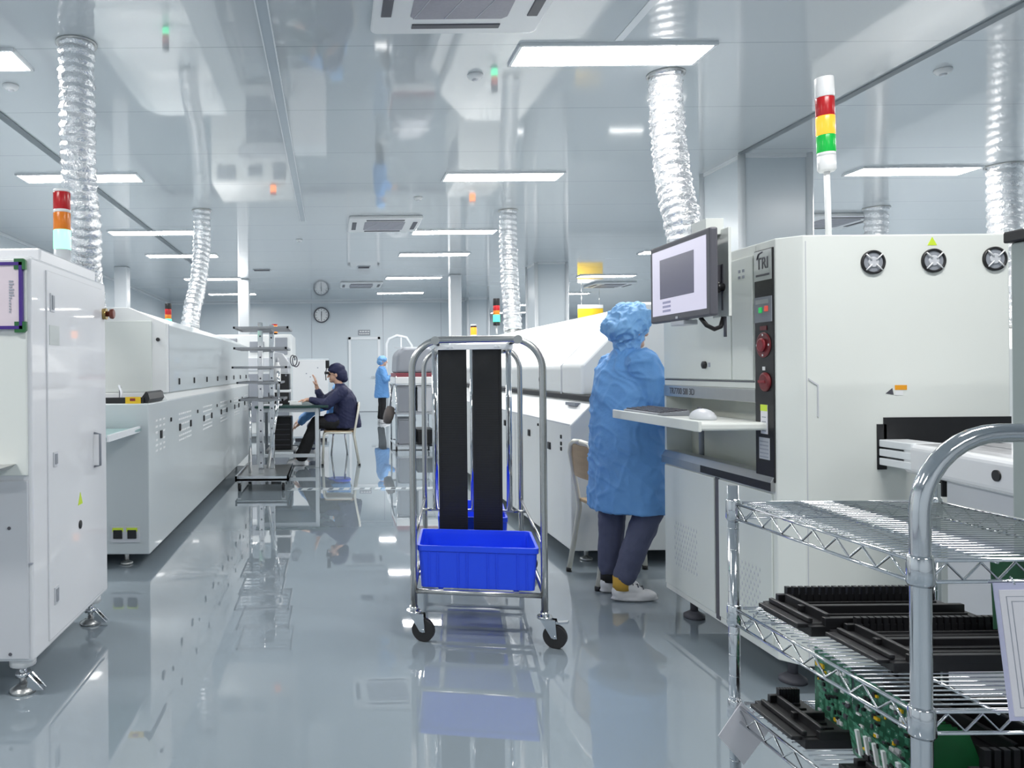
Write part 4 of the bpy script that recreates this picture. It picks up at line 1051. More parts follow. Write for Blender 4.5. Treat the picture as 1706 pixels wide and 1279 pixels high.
# ================================================================== PEOPLE
def blob(prims, voxel, smooth=4, fold=None):
    """merge overlapping prims into one continuous smooth surface"""
    b = MB()
    for p in prims:
        if p[0] == 'cap':
            _, a, ra, c, rc = p; a, c = Vector(a), Vector(c); d = c-a
            if d.length < 1e-5: d = Vector((0,0,1e-4))
            L = d.length; d = d.normalized(); prof = []
            for k in range(0, 6): t = PI/2*k/5; prof.append((ra*math.sin(t), -ra*math.cos(t)))
            for k in range(0, 6): t = PI/2*k/5; prof.append((rc*math.cos(t), L + rc*math.sin(t)))
            prof = [(max(r, .0008), h) for r, h in prof]
            b.lathe(prof, a, d, 14)
        elif p[0] == 'ell':
            _, c, r, rot = p; st = len(b.bm.verts); c = Vector(c)
            b.bm.verts.ensure_lookup_table()
            b.ball((0,0,0), r, seg=18); b.bm.verts.ensure_lookup_table()
            for v in b.bm.verts[st:]: v.co = c + (rot @ v.co if rot is not None else v.co)
        elif p[0] == 'loft':
            _, rings = p; seg = 24; vs = []
            for (c, rx, ry, yaw) in rings:
                c = Vector(c); cs, sn = math.cos(yaw), math.sin(yaw); ring = []
                for k in range(seg):
                    a = 2*PI*k/seg; x, y = rx*math.cos(a), ry*math.sin(a)
                    ring.append(b.bm.verts.new(c + Vector((x*cs - y*sn, x*sn + y*cs, 0))))
                vs.append(ring)
            for i in range(len(vs)-1):
                for k in range(seg): b.bm.faces.new((vs[i][k], vs[i][(k+1) % seg], vs[i+1][(k+1) % seg], vs[i+1][k]))
            b.bm.faces.new(list(reversed(vs[0]))); b.bm.faces.new(vs[-1])
        elif p[0] == 'box':
            b.box(*p[1:])
    bmesh.ops.recalc_face_normals(b.bm, faces=b.bm.faces[:])
    me = bpy.data.meshes.new('blob'); b.bm.to_mesh(me); b.bm.free()
    o = bpy.data.objects.new('blob', me); COL.objects.link(o)
    r = o.modifiers.new('r', 'REMESH'); r.mode = 'VOXEL'; r.voxel_size = voxel; r.use_smooth_shade = True
    if smooth:
        s = o.modifiers.new('s', 'SMOOTH'); s.factor = .5; s.iterations = smooth
    bpy.context.view_layer.update()
    me2 = bpy.data.meshes.new_from_object(o.evaluated_get(bpy.context.evaluated_depsgraph_get()))
    bpy.data.objects.remove(o); bpy.data.meshes.remove(me)
    if fold:
        ns = [v.normal.copy() for v in me2.vertices]
        for v, n in zip(me2.vertices, ns): v.co += n*fold(v.co, n)
    for pl_ in me2.polygons: pl_.use_smooth = True
    me2.update(); return me2

def part_mesh(name, me, m, parent, label=None):
    me.name = name; me.materials.clear(); me.materials.append(m)
    o = bpy.data.objects.new(name, me); COL.objects.link(o); put(o, parent)
    if label: o['label'] = label
    return o

def frame_of(f, up=Vector((0,0,1))):
    """matrix whose columns are: forward, left, up"""
    f = Vector(f).normalized(); l = up.cross(f).normalized(); u = f.cross(l)
    return Matrix((f, l, u)).transposed()

def head_prims(c, f):
    R_ = frame_of(f); c = Vector(c)
    P = lambda x, y, z: c + R_ @ Vector((x, y, z))
    return [('ell', P(-.008, 0, .03), (.095, .075, .088), R_), ('ell', P(.025, 0, -.04), (.062, .058, .072), R_), ('ell', P(.06, 0, -.085), (.030, .032, .024), R_),
            ('cap', P(.088, 0, .012), .009, P(.108, 0, -.028), .014), ('ell', P(.084, 0, -.058), (.012, .024, .009), R_),
            ('ell', P(-.005, .078, -.01), (.018, .010, .032), R_), ('ell', P(-.005, -.078, -.01), (.018, .010, .032), R_),
            ('ell', P(.078, 0, .035), (.018, .05, .012), R_)]

def hand_prims(w_, d, n, side, curl=.3, sc=1.0):
    """w_ wrist, d finger direction, n palm normal, side +1: thumb to d x n"""
    w_, d, n = Vector(w_), Vector(d).normalized(), Vector(n).normalized(); n = (n - d*n.dot(d)).normalized(); s = d.cross(n)*side
    out = [('cap', w_, .026*sc, w_ + d*.03*sc, .024*sc)]
    for k, o in enumerate((-.026, -.009, .009, .026)): out.append(('cap', w_ + d*.02*sc + s*o*.7*sc, .014*sc, w_ + d*.085*sc + s*o*sc, .0125*sc))
    for k, (o, L) in enumerate(((.031, .070), (.0105, .078), (-.0105, .073), (-.031, .057))):
        p = w_ + d*.085*sc + s*o*sc; dd = (d + s*o*2.2).normalized(); a = curl
        for j, fr_ in enumerate((.45, .32, .23)):
            dj = (dd*math.cos(a) + n*math.sin(a)).normalized(); q = p + dj*L*fr_*1.15*sc
            out.append(('cap', p, (.0088-.0006*j)*sc, q, (.0084-.0008*j)*sc)); p = q; a += curl*.9
    p = w_ + d*.028*sc + s*.024*sc; q = p + (d*.55 + s*.75 + n*.25).normalized()*.04*sc; r_ = q + (d*.85 + s*.35 + n*.3).normalized()*.034*sc
    out += [('cap', p, .014*sc, q, .0105*sc), ('cap', q, .0102*sc, r_, .0085*sc)]
    return out

def make_person(label, J, headf, coat, coatm, trm, shoem, capf, capm, vox=.006, hands=None, fold_amp=.012, extra_body=(), group=None):
    t = thing('person', label, 'person', J['root'], group=group)
    body = head_prims(J['head'], headf)
    body += [('cap', J['neck'], .052, Vector(J['head']) + Vector((0, 0, -.06)), .05), ('cap', J['pelvis'], .11, J['chest'], .095), ('cap', J['chest'], .085, J['neck'], .05)]
    for s in ('L', 'R'):
        body += [('cap', J['sh'+s], .05, J['el'+s], .042), ('cap', J['el'+s], .040, J['wr'+s], .027), ('cap', J['chest'], .09, J['sh'+s], .055)]
        body += [('cap', J['hip'+s], .085, J['kn'+s], .055), ('cap', J['kn'+s], .052, J['an'+s], .036), ('cap', J['an'+s], .034, Vector(J['toe'+s])*.6 + Vector(J['an'+s])*.4 - Vector((0,0,.025)), .026)]
        body += hand_prims(J['wr'+s], *hands[s])
    part_mesh('body', blob(body + list(extra_body), vox, 3), M['skin'], t)
    def fold(v, n):
        wv = noise.noise(v*5)*.25
        a = noise.noise(Vector((v.x*8, v.y*8, v.z*3)))
        r1 = (1 - abs(noise.noise(Vector((v.x*11 + wv*9, v.y*11, v.z*3.0 + wv*4)))))**5
        r2 = (1 - abs(noise.noise(Vector((v.x*9 + v.z*11 + 3, v.y*9 - v.z*7, v.z*6 + wv*5)))))**6
        r3 = noise.noise(v*32)
        return fold_amp*(a*.5 + r1*.75 + r2*.55 + r3*.12 - .45)
    part_mesh('coat', blob(coat, .008, 4, fold), coatm, t)
    leg = []
    for s in ('L', 'R'):
        an = Vector(J['an'+s]); kn = Vector(J['kn'+s]); stop = an + (kn-an).normalized()*J.get('cuff', .04)
        leg += [('cap', J['hip'+s], .092, kn, .078), ('cap', kn, .076, stop, J.get('cuffr', .056))]
    leg += [('cap', J['hipL'], .09, J['hipR'], .09)]
    def tf(v, n): return .006*noise.noise(Vector((v.x*14, v.y*14, v.z*9))) + .004*noise.noise(v*30)
    part_mesh('trousers', blob(leg, .008, 3, tf), trm, t)
    for s in ('L', 'R'):
        an, toe = Vector(J['an'+s]), Vector(J['toe'+s]); g = J.get('ground', 0.0)
        d = (toe-an); d.z = 0; d.normalize(); lft = Vector((-d.y, d.x, 0))
        heel = Vector((an.x, an.y, 0)) - d*.05; R_ = Matrix((d, lft, Vector((0,0,1)))).transposed()
        P = lambda x, y, z: heel + R_ @ Vector((x, y, z)) + Vector((0, 0, g))
        me = blob([('cap', P(.035, 0, .045), .036, P(.05, 0, .075), .040), ('cap', P(.04, 0, .036), .036, P(.13, 0, .034), .034), ('ell', P(.165, 0, .03), (.075, .043, .032), R_), ('cap', P(.07, 0, .075), .036, P(.14, 0, .048), .03), ('ell', P(.12, 0, .012), (.13, .042, .014), R_)], .006, 3)
        for v in me.vertices:
            if v.co.z < g + .001: v.co.z = g + .001
        sh_ = part_mesh('shoe', me, shoem, t)
    part_mesh('cap', capf, capm, t)
    R_ = frame_of(headf); c = Vector(J['head'])
    for s in (-1, 1):
        MB().ball(c + R_ @ Vector((.079, s*.03, .005)), .0105, seg=10).build('eye', M['hair'], t)
    return t

# --- standing worker in blue (facing the right-hand machine, seen from behind)
ox, oy = 1.50, 4.10
J = dict(root=(1.57, 4.12, 0), head=(1.655, 4.165, 1.465), neck=(1.63, 4.16, 1.345), chest=(1.63, 4.16, 1.18), pelvis=(1.63, 4.15, .86),
         shR=(1.66, 4.00, 1.27), shL=(1.62, 4.31, 1.25), elR=(1.76, 3.975, 1.01), elL=(1.76, 4.36, 1.02), wrR=(1.93, 4.04, .99), wrL=(1.94, 4.36, 1.02),
         hipR=(1.69, 4.08, .83), hipL=(1.60, 4.24, .83), knR=(1.70, 4.05, .47), knL=(1.57, 4.22, .46), anR=(1.545, 4.035, .085), anL=(1.535, 4.19, .085), toeR=(1.74, 4.03, .02), toeL=(1.74, 4.24, .02), cuff=.055, cuffr=.060)
yw = .34
coat = [('loft', [((1.64, 4.16, .47), .205, .235, yw), ((1.64, 4.16, .55), .205, .235, yw), ((1.64, 4.16, .75), .195, .225, yw), ((1.63, 4.16, .95), .178, .215, yw), ((1.622, 4.16, 1.12), .152, .21, yw), ((1.625, 4.16, 1.24), .125, .195, yw), ((1.63, 4.16, 1.31), .085, .13, yw), ((1.635, 4.16, 1.355), .065, .07, yw)]),
        ('cap', J['shR'], .088, J['elR'], .085), ('cap', J['elR'], .078, (1.90, 4.03, .995), .055), ('cap', J['shL'], .088, J['elL'], .085), ('cap', J['elL'], .078, (1.91, 4.36, 1.02), .055)]
capm_ = blob([('ell', (1.645, 4.16, 1.505), (.118, .118, .10), None), ('ell', (1.615, 4.15, 1.475), (.115, .115, .085), None), ('cap', (1.635, 4.16, 1.37), .07, (1.64, 4.16, 1.42), .078), ('ell', (1.68, 4.15, 1.53), (.085, .1, .075), None)], .006, 3,
             lambda v, n: .010*noise.noise(v*16) + .016*(1-abs(noise.noise(v*22)))**4 + .006*noise.noise(v*45) - .006)
ps_ = make_person('person standing at the right in a long blue smock and cap, seen from behind', J, (.95, .30, 0), coat, M['smock'], M['denim'], M['shoe'], capm_, M['capblue'], .006,
            {'R': ((1, .05, -.1), (0, 0, -1), 1, .35), 'L': ((1, -.05, -.1), (0, 0, -1), -1, .35)}, .013)
for an_, m_ in ((J['anR'], M['sock']), (J['anL'], M['blackcloth'])):
    MB().lathe([(.044, .06), (.043, .09), (.043, .13)], (an_[0], an_[1], 0), seg=18).build('sock', m_, ps_)
for (hx, hy), dx_ in (((1.545, 4.035), 1), ((1.535, 4.19), 1)):
    lb_ = MB()
    for k in range(3): lb_.tube([(hx+.055+k*.028, hy-.024, .088-k*.011), (hx+.060+k*.028, hy, .098-k*.011), (hx+.055+k*.028, hy+.024, .088-k*.011)], .0035, 6)
    lb_.build('shoe_laces', M['darkgrey'], ps_)
# --- seated worker in navy (faces left)
sx, sy = 0.0, 10.05
J = dict(root=(.15, 10.05, 0), head=(.05, 10.05, 1.20), neck=(.10, 10.05, 1.055), chest=(.17, 10.05, .90), pelvis=(.20, 10.05, .57),
         shL=(.13, 9.88, .965), shR=(.13, 10.22, .965), elL=(-.08, 9.84, .80), elR=(-.12, 10.25, .82), wrL=(-.32, 9.95, .865), wrR=(-.21, 10.20, 1.03),
         hipL=(.17, 9.95, .545), hipR=(.17, 10.15, .545), knL=(-.22, 9.93, .56), knR=(-.22, 10.17, .56), anL=(-.42, 9.93, .10), anR=(-.42, 10.17, .10), toeL=(-.62, 9.93, .02), toeR=(-.62, 10.17, .02), cuff=.03, cuffr=.085)
coat = [('loft', [((.17, 10.05, .49), .22, .215, 0), ((.19, 10.05, .60), .19, .215, 0), ((.185, 10.05, .75), .165, .215, 0), ((.17, 10.05, .88), .155, .215, 0), ((.145, 10.05, .97), .12, .19, 0), ((.115, 10.05, 1.04), .075, .11, 0), ((.10, 10.05, 1.075), .062, .065, 0)]),
        ('cap', J['shL'], .085, J['elL'], .075), ('cap', J['elL'], .072, (-.27, 9.93, .86), .048), ('cap', J['shR'], .085, J['elR'], .075), ('cap', J['elR'], .07, (-.19, 10.21, .965), .048),
        ('cap', (.05, 9.96, .58), .10, (-.05, 9.95, .58), .09), ('cap', (.05, 10.14, .58), .10, (-.05, 10.15, .58), .09)]
cap2 = blob([('ell', (.065, 10.05, 1.265), (.115, .105, .085), None), ('ell', (.115, 10.05, 1.20), (.09, .10, .10), None), ('cap', (.16, 10.05, 1.14), .055, (.13, 10.05, 1.2), .08), ('ell', (.0, 10.05, 1.255), (.06, .08, .02), None)], .006, 3,
            lambda v, n: .008*noise.noise(v*18))
pn = make_person('person seated at the workbench in navy jacket and cap, one hand raised', J, (-1, 0, -.08), coat, M['navy'], M['blackcloth'], M['shoe'], cap2, M['navy'], .0055,
            {'L': ((-1, -.1, -.08), (0, 0, -1), 1, .35), 'R': ((-.15, 0, 1), (-1, .2, 0), 1, .18)}, .008)
hd = MB(); hd.box(-.085, -.035, 10.0, 10.1, 1.28, 1.385); hd.box(-.10, -.04, 10.02, 10.08, 1.20, 1.235); hd.tube([(-.07, 10.0, 1.28), (-.085, 9.985, 1.22), (-.08, 9.985, 1.12)], .007, 8); hd.build('headset', M['black'], pn, bevel=.006)
# --- second seated worker, mostly hidden, in blue
J = dict(root=(.05, 11.25, 0), head=(.09, 11.25, .94), neck=(.08, 11.25, .86), chest=(.08, 11.25, .78), pelvis=(.10, 11.25, .50),
         shL=(.0, 11.07, .79), shR=(.0, 11.43, .79), elL=(-.26, 11.04, .69), elR=(-.25, 11.46, .68), wrL=(-.50, 11.06, .46), wrR=(-.5, 11.46, .50),
         hipL=(.08, 11.15, .47), hipR=(.08, 11.35, .47), knL=(-.30, 11.13, .42), knR=(-.30, 11.37, .42), anL=(-.30, 11.13, .10), anR=(-.30, 11.37, .10), toeL=(-.5, 11.13, .02), toeR=(-.5, 11.37, .02), cuff=.03, cuffr=.06)
coat = [('loft', [((.06, 11.25, .42), .20, .21, 0), ((.09, 11.25, .55), .18, .21, 0), ((.08, 11.25, .70), .16, .21, 0), ((.06, 11.25, .80), .12, .18, 0), ((.06, 11.25, .88), .06, .07, 0)]),
        ('cap', J['shL'], .085, J['elL'], .08), ('cap', J['elL'], .078, (-.46, 11.06, .50), .055), ('cap', J['shR'], .085, J['elR'], .075), ('cap', J['elR'], .07, (-.46, 11.46, .53), .05)]
cap3 = blob([('ell', (.10, 11.25, .99), (.105, .10, .075), None), ('ell', (.13, 11.25, .94), (.085, .09, .09), None)], .008, 3, lambda v, n: .01*noise.noise(v*18))
make_person('person in a blue smock bending low behind the seated person in navy', J, (-1, 0, -.3), coat, M['smock'], M['denim'], M['shoe'], cap3, M['capblue'], .008,
            {'L': ((-.8, 0, -.6), (0, 0, -1), 1, .4), 'R': ((-.8, 0, -.6), (0, 0, -1), 1, .4)}, .012)
st = thing('stool', 'low round stool under the bending person in blue', 'stool', (.10, 11.25, 0))
MB().lathe([(.16, .36), (.17, .37), (.17, .395), (.16, .40)], (.10, 11.25, 0), seg=24).build('seat', M['blue'], st)
for k in range(4):
    a = PI/4 + k*PI/2; MB().cyl((.10+.17*math.cos(a), 11.25+.17*math.sin(a), 0), (.10+.11*math.cos(a), 11.25+.11*math.sin(a), .365), .012, seg=8).build('leg', M['steel'], st)
# --- far standing worker in blue
fx, fy = 1.17, 17.7
J = dict(root=(fx, fy, 0), head=(fx+.03, fy, 1.46), neck=(fx, fy, 1.33), chest=(fx, fy, 1.18), pelvis=(fx, fy, .86),
         shR=(fx, fy-.17, 1.26), shL=(fx, fy+.17, 1.26), elR=(fx+.08, fy-.22, 1.02), elL=(fx+.08, fy+.22, 1.02), wrR=(fx+.28, fy-.15, 1.10), wrL=(fx+.28, fy+.15, 1.10),
         hipR=(fx, fy-.09, .83), hipL=(fx, fy+.09, .83), knR=(fx+.02, fy-.09, .46), knL=(fx, fy+.09, .46), anR=(fx, fy-.09, .09), anL=(fx-.05, fy+.1, .09), toeR=(fx+.2, fy-.09, .02), toeL=(fx+.15, fy+.1, .02))
coat = [('loft', [((fx, fy, .60), .18, .21, 0), ((fx, fy, .80), .16, .2, 0), ((fx, fy, 1.0), .145, .2, 0), ((fx, fy, 1.15), .14, .2, 0), ((fx, fy, 1.26), .11, .18, 0), ((fx, fy, 1.34), .06, .07, 0)]),
        ('cap', J['shR'], .08, J['elR'], .075), ('cap', J['elR'], .07, (fx+.24, fy-.16, 1.09), .05), ('cap', J['shL'], .08, J['elL'], .075), ('cap', J['elL'], .07, (fx+.24, fy+.16, 1.09), .05)]
cap4 = blob([('ell', (fx+.015, fy, 1.505), (.115, .11, .09), None), ('ell', (fx-.02, fy, 1.46), (.09, .1, .1), None)], .008, 3, lambda v, n: .01*noise.noise(v*18))
make_person('person standing far down the aisle in a blue smock and black trousers', J, (1, 0, -.1), coat, M['smock'], M['blackcloth'], M['shoe'], cap4, M['capblue'], .008,
            {'R': ((1, .2, .1), (0, 0, -1), 1, .5), 'L': ((1, -.2, .1), (0, 0, -1), -1, .5)}, .012)

# ================================================================== LEFT MIDDLE: rack trolley, workbench and what is on it
rk = thing('rack_trolley', 'chrome rack trolley with flat shelves on a wheeled base, beside the left oven', 'trolley', (-.75, 8.3, 0))
MB().box(-1.02, -.46, 7.82, 8.95, .10, .135).build('base_tray', M['steel'], rk, bevel=.006)
b = MB(); b.box(-1.02, -.46, 7.82, 7.84, .10, .155); b.box(-1.02, -1.0, 7.82, 8.95, .10, .155); b.box(-.48, -.46, 7.82, 8.95, .10, .155); b.build('base_rim', M['chrome'], rk)
for x, y in ((-.78, 8.2), (-.69, 8.6)):
    MB().box(x-.028, x+.028, y-.028, y+.028, .135, 1.78).build('post', M['chrome'], rk, bevel=.006)
    s = MB()
    for k in range(13): s.lathe([(.010, 0), (.010, .004)], (x, y-.028, .25+k*.115), (0, -1, 0), 10)
    s.build('post_holes', M['darkgrey'], rk)
for z, x0_, x1_ in ((1.705, -1.05, -.46), (1.485, -1.05, -.48), (1.28, -1.07, -.48), (1.115, -1.02, -.55), (.93, -1.0, -.52)):
    b = MB(); b.box(x0_, x1_, 8.0, 8.02, z, z+.022); b.box(x0_, x1_, 8.72, 8.74, z, z+.022); b.box(x0_, x0_+.02, 8.0, 8.74, z, z+.022); b.box(x1_-.02, x1_, 8.0, 8.74, z, z+.022)
    [b.box(x0_, x1_, y_-.006, y_+.006, z+.004, z+.014) for y_ in (8.12, 8.25, 8.37, 8.5, 8.62)]; b.box(-.81, -.66, 8.16, 8.64, z-.014, z+.004)
    b.build('shelf', M['darksteel'], rk)
b = MB(); b.cyl((-.70, 8.10, .20), (-.58, 8.10, .95), .018, seg=10); b.cyl((-.58, 8.10, .95), (-.58, 8.10, 1.25), .016, seg=10); b.cyl((-.90, 8.18, .14), (-.90, 8.18, .93), .02, seg=10)
b.build('brace', M['chrome'], rk)
for x in (-.98, -.52):
    for y in (7.88, 8.88):
        b = MB(); b.cyl((x-.014, y, .042), (x+.014, y, .042), .042, seg=20, m=M['rubber']); b.box(x-.02, x+.02, y-.02, y+.02, .06, .10, M['steel']); b.build('caster', None, rk)
bt = thing('spray_bottle', 'white bottle standing on a shelf of the rack trolley', 'bottle', (-.60, 8.25, .957))
MB().lathe([(.034, 0), (.038, .01), (.038, .17), (.02, .20), (.018, .22)], (-.60, 8.25, 1.127)).build('bottle_body', M['whitecap'], bt)
MB().lathe([(.02, .22), (.02, .25), (.012, .27)], (-.60, 8.25, 1.127)).build('bottle_cap', M['lightgrey'], bt)
bt.location = (-.60, 8.25, 1.127)
for ch_ in bt.children: ch_.matrix_parent_inverse = Matrix.Translation((-.60, 8.25, 1.127)).inverted()
wk = thing('workbench', 'grey framed workbench with a dark green top in front of the seated person', 'table', (-.6, 10.4, 0))
MB().box(-1.0, -.05, 9.65, 11.0, .77, .80).build('tabletop', M['tabletop'], wk, bevel=.006)
for x in (-.96, -.20):
    for y in (9.72, 10.93): MB().box(x-.024, x+.024, y-.024, y+.024, 0, .77).build('leg', M['tubetable'], wk, bevel=.004)
b = MB()
for y in (9.72, 10.93): b.box(-.96, -.20, y-.018, y+.018, .715, .77); b.box(-.96, -.20, y-.018, y+.018, .13, .175)
for x in (-.96, -.20): b.box(x-.018, x+.018, 9.72, 10.93, .725, .77)
b.build('frame', M['tubetable'], wk, bevel=.003)
pc = thing('computer_case', 'black computer case standing under the workbench', 'computer', (-.72, 10.5, .0))
MB().box(-.84, -.56, 10.2, 10.6, .18, .62).build('case', M['black'], pc, bevel=.01)
b = MB()
for k in range(5): b.box(-.82, -.58, 10.193, 10.2, .24+k*.07, .25+k*.07)
b.build('front_slots', M['darkgrey'], pc)
MB().box(-.9, -.5, 10.15, 10.65, .155, .18).build('stand', M['steel'], pc)
b = MB()
for x in (-.88, -.52):
    for y in (10.18, 10.62): b.cyl((x, y, 0), (x, y, .155), .012, seg=8)
b.build('stand_leg', M['steel'], pc)
tb = thing('tissue_box', 'black instrument stack with a white middle band on the workbench', 'instrument', (-.65, 10.3, .80))
tb.name = 'test_instrument'
MB().box(-.86, -.58, 10.1, 10.5, .80, .96).build('lower_case', M['black'], tb, bevel=.006)
MB().box(-.80, -.57, 10.12, 10.48, .96, .995).build('middle_band', M['trim'], tb, bevel=.004)
MB().box(-.76, -.58, 10.14, 10.46, .995, 1.21).build('upper_case', M['black'], tb, bevel=.006)
MB().lathe([(.012, 0), (.012, .01)], (-.62, 10.14, 1.19), (0, -1, 0), 10).build('lamp', M['chrome'], tb)
pp = thing('paper_stack', 'white papers lying at the left end of the workbench', 'paper', (-.78, 9.85, .80))
MB().box(-.90, -.66, 9.70, 9.98, .80, .812).build('sheets', M['paper'], pp)
tl2 = thing('solder_tool', 'small white hand tool lying under the seated person\'s hand', 'tool', (-.45, 9.9, .80))
b = MB(); b.box(-.56, -.40, 9.86, 9.93, .80, .835); b.box(-.58, -.46, 9.87, 9.92, .835, .855, M['black']) ; b.mats = []
b.build('tool_body', M['whitecap'], tl2, bevel=.006)
ca = thing('white_cabinet', 'plain white cabinet behind the workbench', 'cabinet', (-.4, 13.5, 0))
MB().box(-.70, -.06, 13.2, 13.8, .06, 1.46).build('body', M['wall'], ca, bevel=.008)
MB().box(-.69, -.07, 13.192, 13.2, .09, 1.44).build('front_sheet', M['whitecap'], ca, bevel=.004)
MB().box(-.66, -.10, 13.25, 13.75, 0, .06).build('plinth', M['darkgrey'], ca)
b = MB()
for x, z in ((-.45, 1.2), (-.38, 1.14), (-.25, 1.3), (-.30, 1.05)): b.lathe([(.012, 0), (.012, .003)], (x, 13.192, z), (0, -1, 0), 8)
b.build('knob', M['greyink'], ca)
mm = thing('placement_machine', 'white machine with grey windows behind the rack trolley, past the left oven', 'machine', (-1.5, 14.2, 0))
MB().box(-2.2, -.74, 13.9, 15.4, .08, 1.93).build('body', M['oven_white'], mm, bevel=.02)
for x0_, x1_, z0_, z1_ in ((-2.1, -1.75, 1.62, 1.86), (-1.05, -.82, 1.55, 1.87), (-1.52, -1.25, 1.6, 1.8)):
    MB().box(x0_, x1_, 13.885, 13.905, z0_, z1_).build('window', M['midgrey'], mm, bevel=.01)
MB().box(-1.7, -.78, 13.88, 13.905, 1.25, 1.50).build('front_hood', M['lightgrey'], mm, bevel=.02)
MB().box(-1.55, -.80, 13.885, 13.905, .3, 1.2).build('front_door', M['midgrey'], mm, bevel=.006)
for x in (-2.1, -.85):
    for y in (14.0, 15.3): MB().cyl((x, y, 0), (x, y, .085), .04).build('foot', M['steel'], mm)
tower('small lit amber beacon on the white machine behind the rack trolley', -1.06, 13.95, 1.93, [('amber_lens', .13, M['amber_lit']), ('cap', .03, M['red_lens'])], r=.055, base=(.03, M['black']))
# grey monitor arm equipment between
gm = thing('microscope', 'grey inspection microscope hood above the black instrument on the workbench', 'instrument', (-.74, 10.8, .80))
MB().prism([(-.86, 1.22), (-.62, 1.22), (-.62, 1.38), (-.70, 1.50), (-.80, 1.52), (-.86, 1.45)], 'y', 10.62, 10.9).build('hood', M['lightgrey'], gm, bevel=.01)
MB().box(-.80, -.74, 10.72, 10.8, .80, 1.23).build('column', M['midgrey'], gm, bevel=.005)
MB().box(-.88, -.62, 10.6, 10.95, .80, .82).build('base', M['darkgrey'], gm, bevel=.004)
hl = MB(); pts = []
for k in range(40):
    a = k/39*4*PI; pts.append((-.57+.04*math.cos(a)+k*.0016, 10.75, 1.40+.075*math.sin(a)-.0005*k))
hl.tube(pts, .008, 8); hl.build('coiled_cable', M['darkgrey'], gm)

# ================================================================== RIGHT MIDDLE: far equipment cart
fc = thing('equipment_cart', 'chrome cart with grey padded cover and dark bins, in the middle distance behind the trolley', 'cart', (1.3, 11.9, 0))
xa_, xb_, ya_, yb_ = .98, 1.60, 11.5, 12.5
for x in (xa_, xb_):
    for y in (ya_, yb_):
        MB().cyl((x, y, .06), (x, y, 1.15), .016, seg=10).build('post', M['chrome'], fc)
        b = MB(); b.cyl((x-.012, y, .04), (x+.012, y, .04), .04, seg=16); b.build('caster', M['rubber'], fc)
for z in (.09, .585, 1.03):
    b = MB(); b.box(xa_-.015, xb_+.015, ya_-.015, ya_+.015, z-.015, z+.015); b.box(xa_-.015, xb_+.015, yb_-.015, yb_+.015, z-.015, z+.015); b.box(xa_-.015, xa_+.015, ya_, yb_, z-.015, z+.015); b.box(xb_-.015, xb_+.015, ya_, yb_, z-.015, z+.015); b.box(xa_, xb_, ya_, yb_, z-.004, z+.004)
    b.build('shelf', M['chrome'], fc)
MB().prism([(xa_-.01, 1.035), (xb_+.02, 1.035), (xb_+.02, 1.14), (xa_-.01, 1.14)], 'y', ya_-.02, yb_).build('tray_top', M['whitecap'], fc, bevel=.01)
MB().box(xa_+.0, xb_+.01, ya_-.01, yb_, 1.14, 1.20).build('red_strip', M['maroon'], fc, bevel=.006)
MB().prism([(xa_+.0, 1.20), (xb_+.0, 1.20), (xb_+.0, 1.50), (xb_-.10, 1.60), (xa_+.12, 1.60), (xa_+.02, 1.50)], 'y', ya_, yb_-.1).build('padded_cover', M['midgrey'], fc, bevel=.05, seg=4)
MB().box(xa_+.02, xb_-.02, ya_+.35, ya_+.42, 1.60, 1.61).build('cover_seam', M['lightgrey'], fc)
def bin_(label, x0_, x1_, y0_, y1_, z0_, z1_, m):
    t = thing('storage_bin', label, 'bin', ((x0_+x1_)/2, (y0_+y1_)/2, z0_), group='bins on the far cart')
    MB().box(x0_, x1_, y0_, y1_, z0_, z1_-.02).build('tub', m, t, bevel=.012)
    MB().box(x0_-.008, x1_+.008, y0_-.008, y1_+.008, z1_-.02, z1_).build('rim', m, t, bevel=.005)
bin_('dark grey bin at the left of the upper shelf of the far cart', 1.02, 1.28, 11.52, 12.1, .602, 1.0, M['midgrey'])
bin_('light grey bin at the right of the upper shelf of the far cart', 1.31, 1.56, 11.52, 12.1, .602, 1.0, M['lightgrey'])
bin_('grey bin at the left of the bottom shelf of the far cart', 1.02, 1.28, 11.52, 12.1, .107, .50, M['midgrey'])
bin_('black bin at the right of the bottom shelf of the far cart', 1.31, 1.56, 11.52, 12.1, .107, .33, M['black'])
bg = thing('drum_bag', 'round grey-brown bag hanging at the left end of the far cart', 'bag', (.90, 11.75, .40))
MB().lathe([(.06, 0), (.13, .02), (.145, .08), (.13, .13), (.07, .15)], (.955, 11.72, .53), (-1, .0, .25), 24).build('sack', M['sack'], bg)
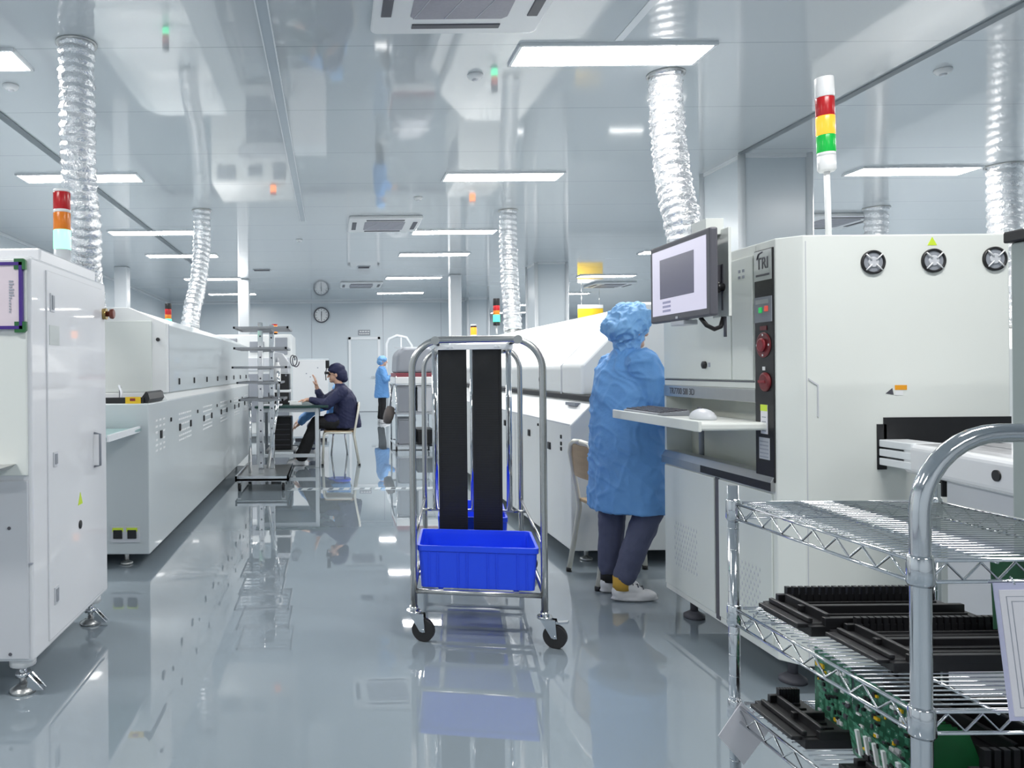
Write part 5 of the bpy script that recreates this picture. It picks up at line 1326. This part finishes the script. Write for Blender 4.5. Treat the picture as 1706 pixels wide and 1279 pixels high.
MB().tube([(.90, 11.72, .68), (.93, 11.72, .90), (.955, 11.72, 1.03)], .008, 8).build('strap', M['darkgrey'], bg)
# white pipe arch far behind
wp = thing('pipe_arch', 'white pipe arch standing far behind the equipment cart', 'pipe', (1.65, 18.6, 0))
MB().tube([(1.36, 18.6, 0), (1.36, 18.6, 1.9), (1.42, 18.6, 2.02), (1.62, 18.6, 2.10), (1.85, 18.6, 2.05), (1.98, 18.6, 1.85), (2.0, 18.6, 0)], .035, 12).build('arch', M['trim'], wp)
MB().cyl((1.72, 18.6, 2.08), (1.72, 18.6, 1.3), .02).build('drop_pipe', M['trim'], wp)
b = MB(); b.lathe([(.08, 0), (.08, .02)], (1.36, 18.6, 0)); b.lathe([(.08, 0), (.08, .02)], (2.0, 18.6, 0)); b.build('base_plate', M['steel'], wp)
# far machine with amber beacon on the right
fm = thing('printer_machine', 'grey-white machine far down on the right, under a lit amber beacon', 'machine', (2.9, 15.0, 0))
MB().box(2.45, 3.4, 14.2, 15.9, .08, 1.75).build('body', M['oven_white'], fm, bevel=.03)
MB().box(2.44, 2.46, 14.4, 15.7, .9, 1.5).build('window', M['midgrey'], fm, bevel=.01)
for x in (2.55, 3.3):
    for y in (14.3, 15.8): MB().cyl((x, y, 0), (x, y, .085), .04).build('foot', M['steel'], fm)
tower('small lit amber beacon on the far machine right of the aisle', 2.82, 14.9, 1.75, [('cap_base', .06, M['whitecap']), ('amber_lens', .15, M['amber_lit']), ('collar', .03, M['black']), ('cap', .03, M['whitecap'])], r=.06, pole=.12)
# yellow hanging sign beyond the right oven
ys = thing('hanging_sign', 'yellow sign with a white header hanging beyond the right oven', 'sign', (7.25, 21.0, 2.5))
MB().box(6.9, 7.6, 20.98, 21.02, 2.45, 2.92).build('board', M['yellow'], ys, bevel=.005)
MB().box(6.9, 7.6, 20.975, 21.025, 2.92, 3.02).build('header', M['whitecap'], ys, bevel=.005)
b = MB()
for x in (7.0, 7.5): b.cyl((x, 21.0, 3.02), (x, 21.0, HC), .008, seg=8)
b.build('rod', M['steel'], ys)
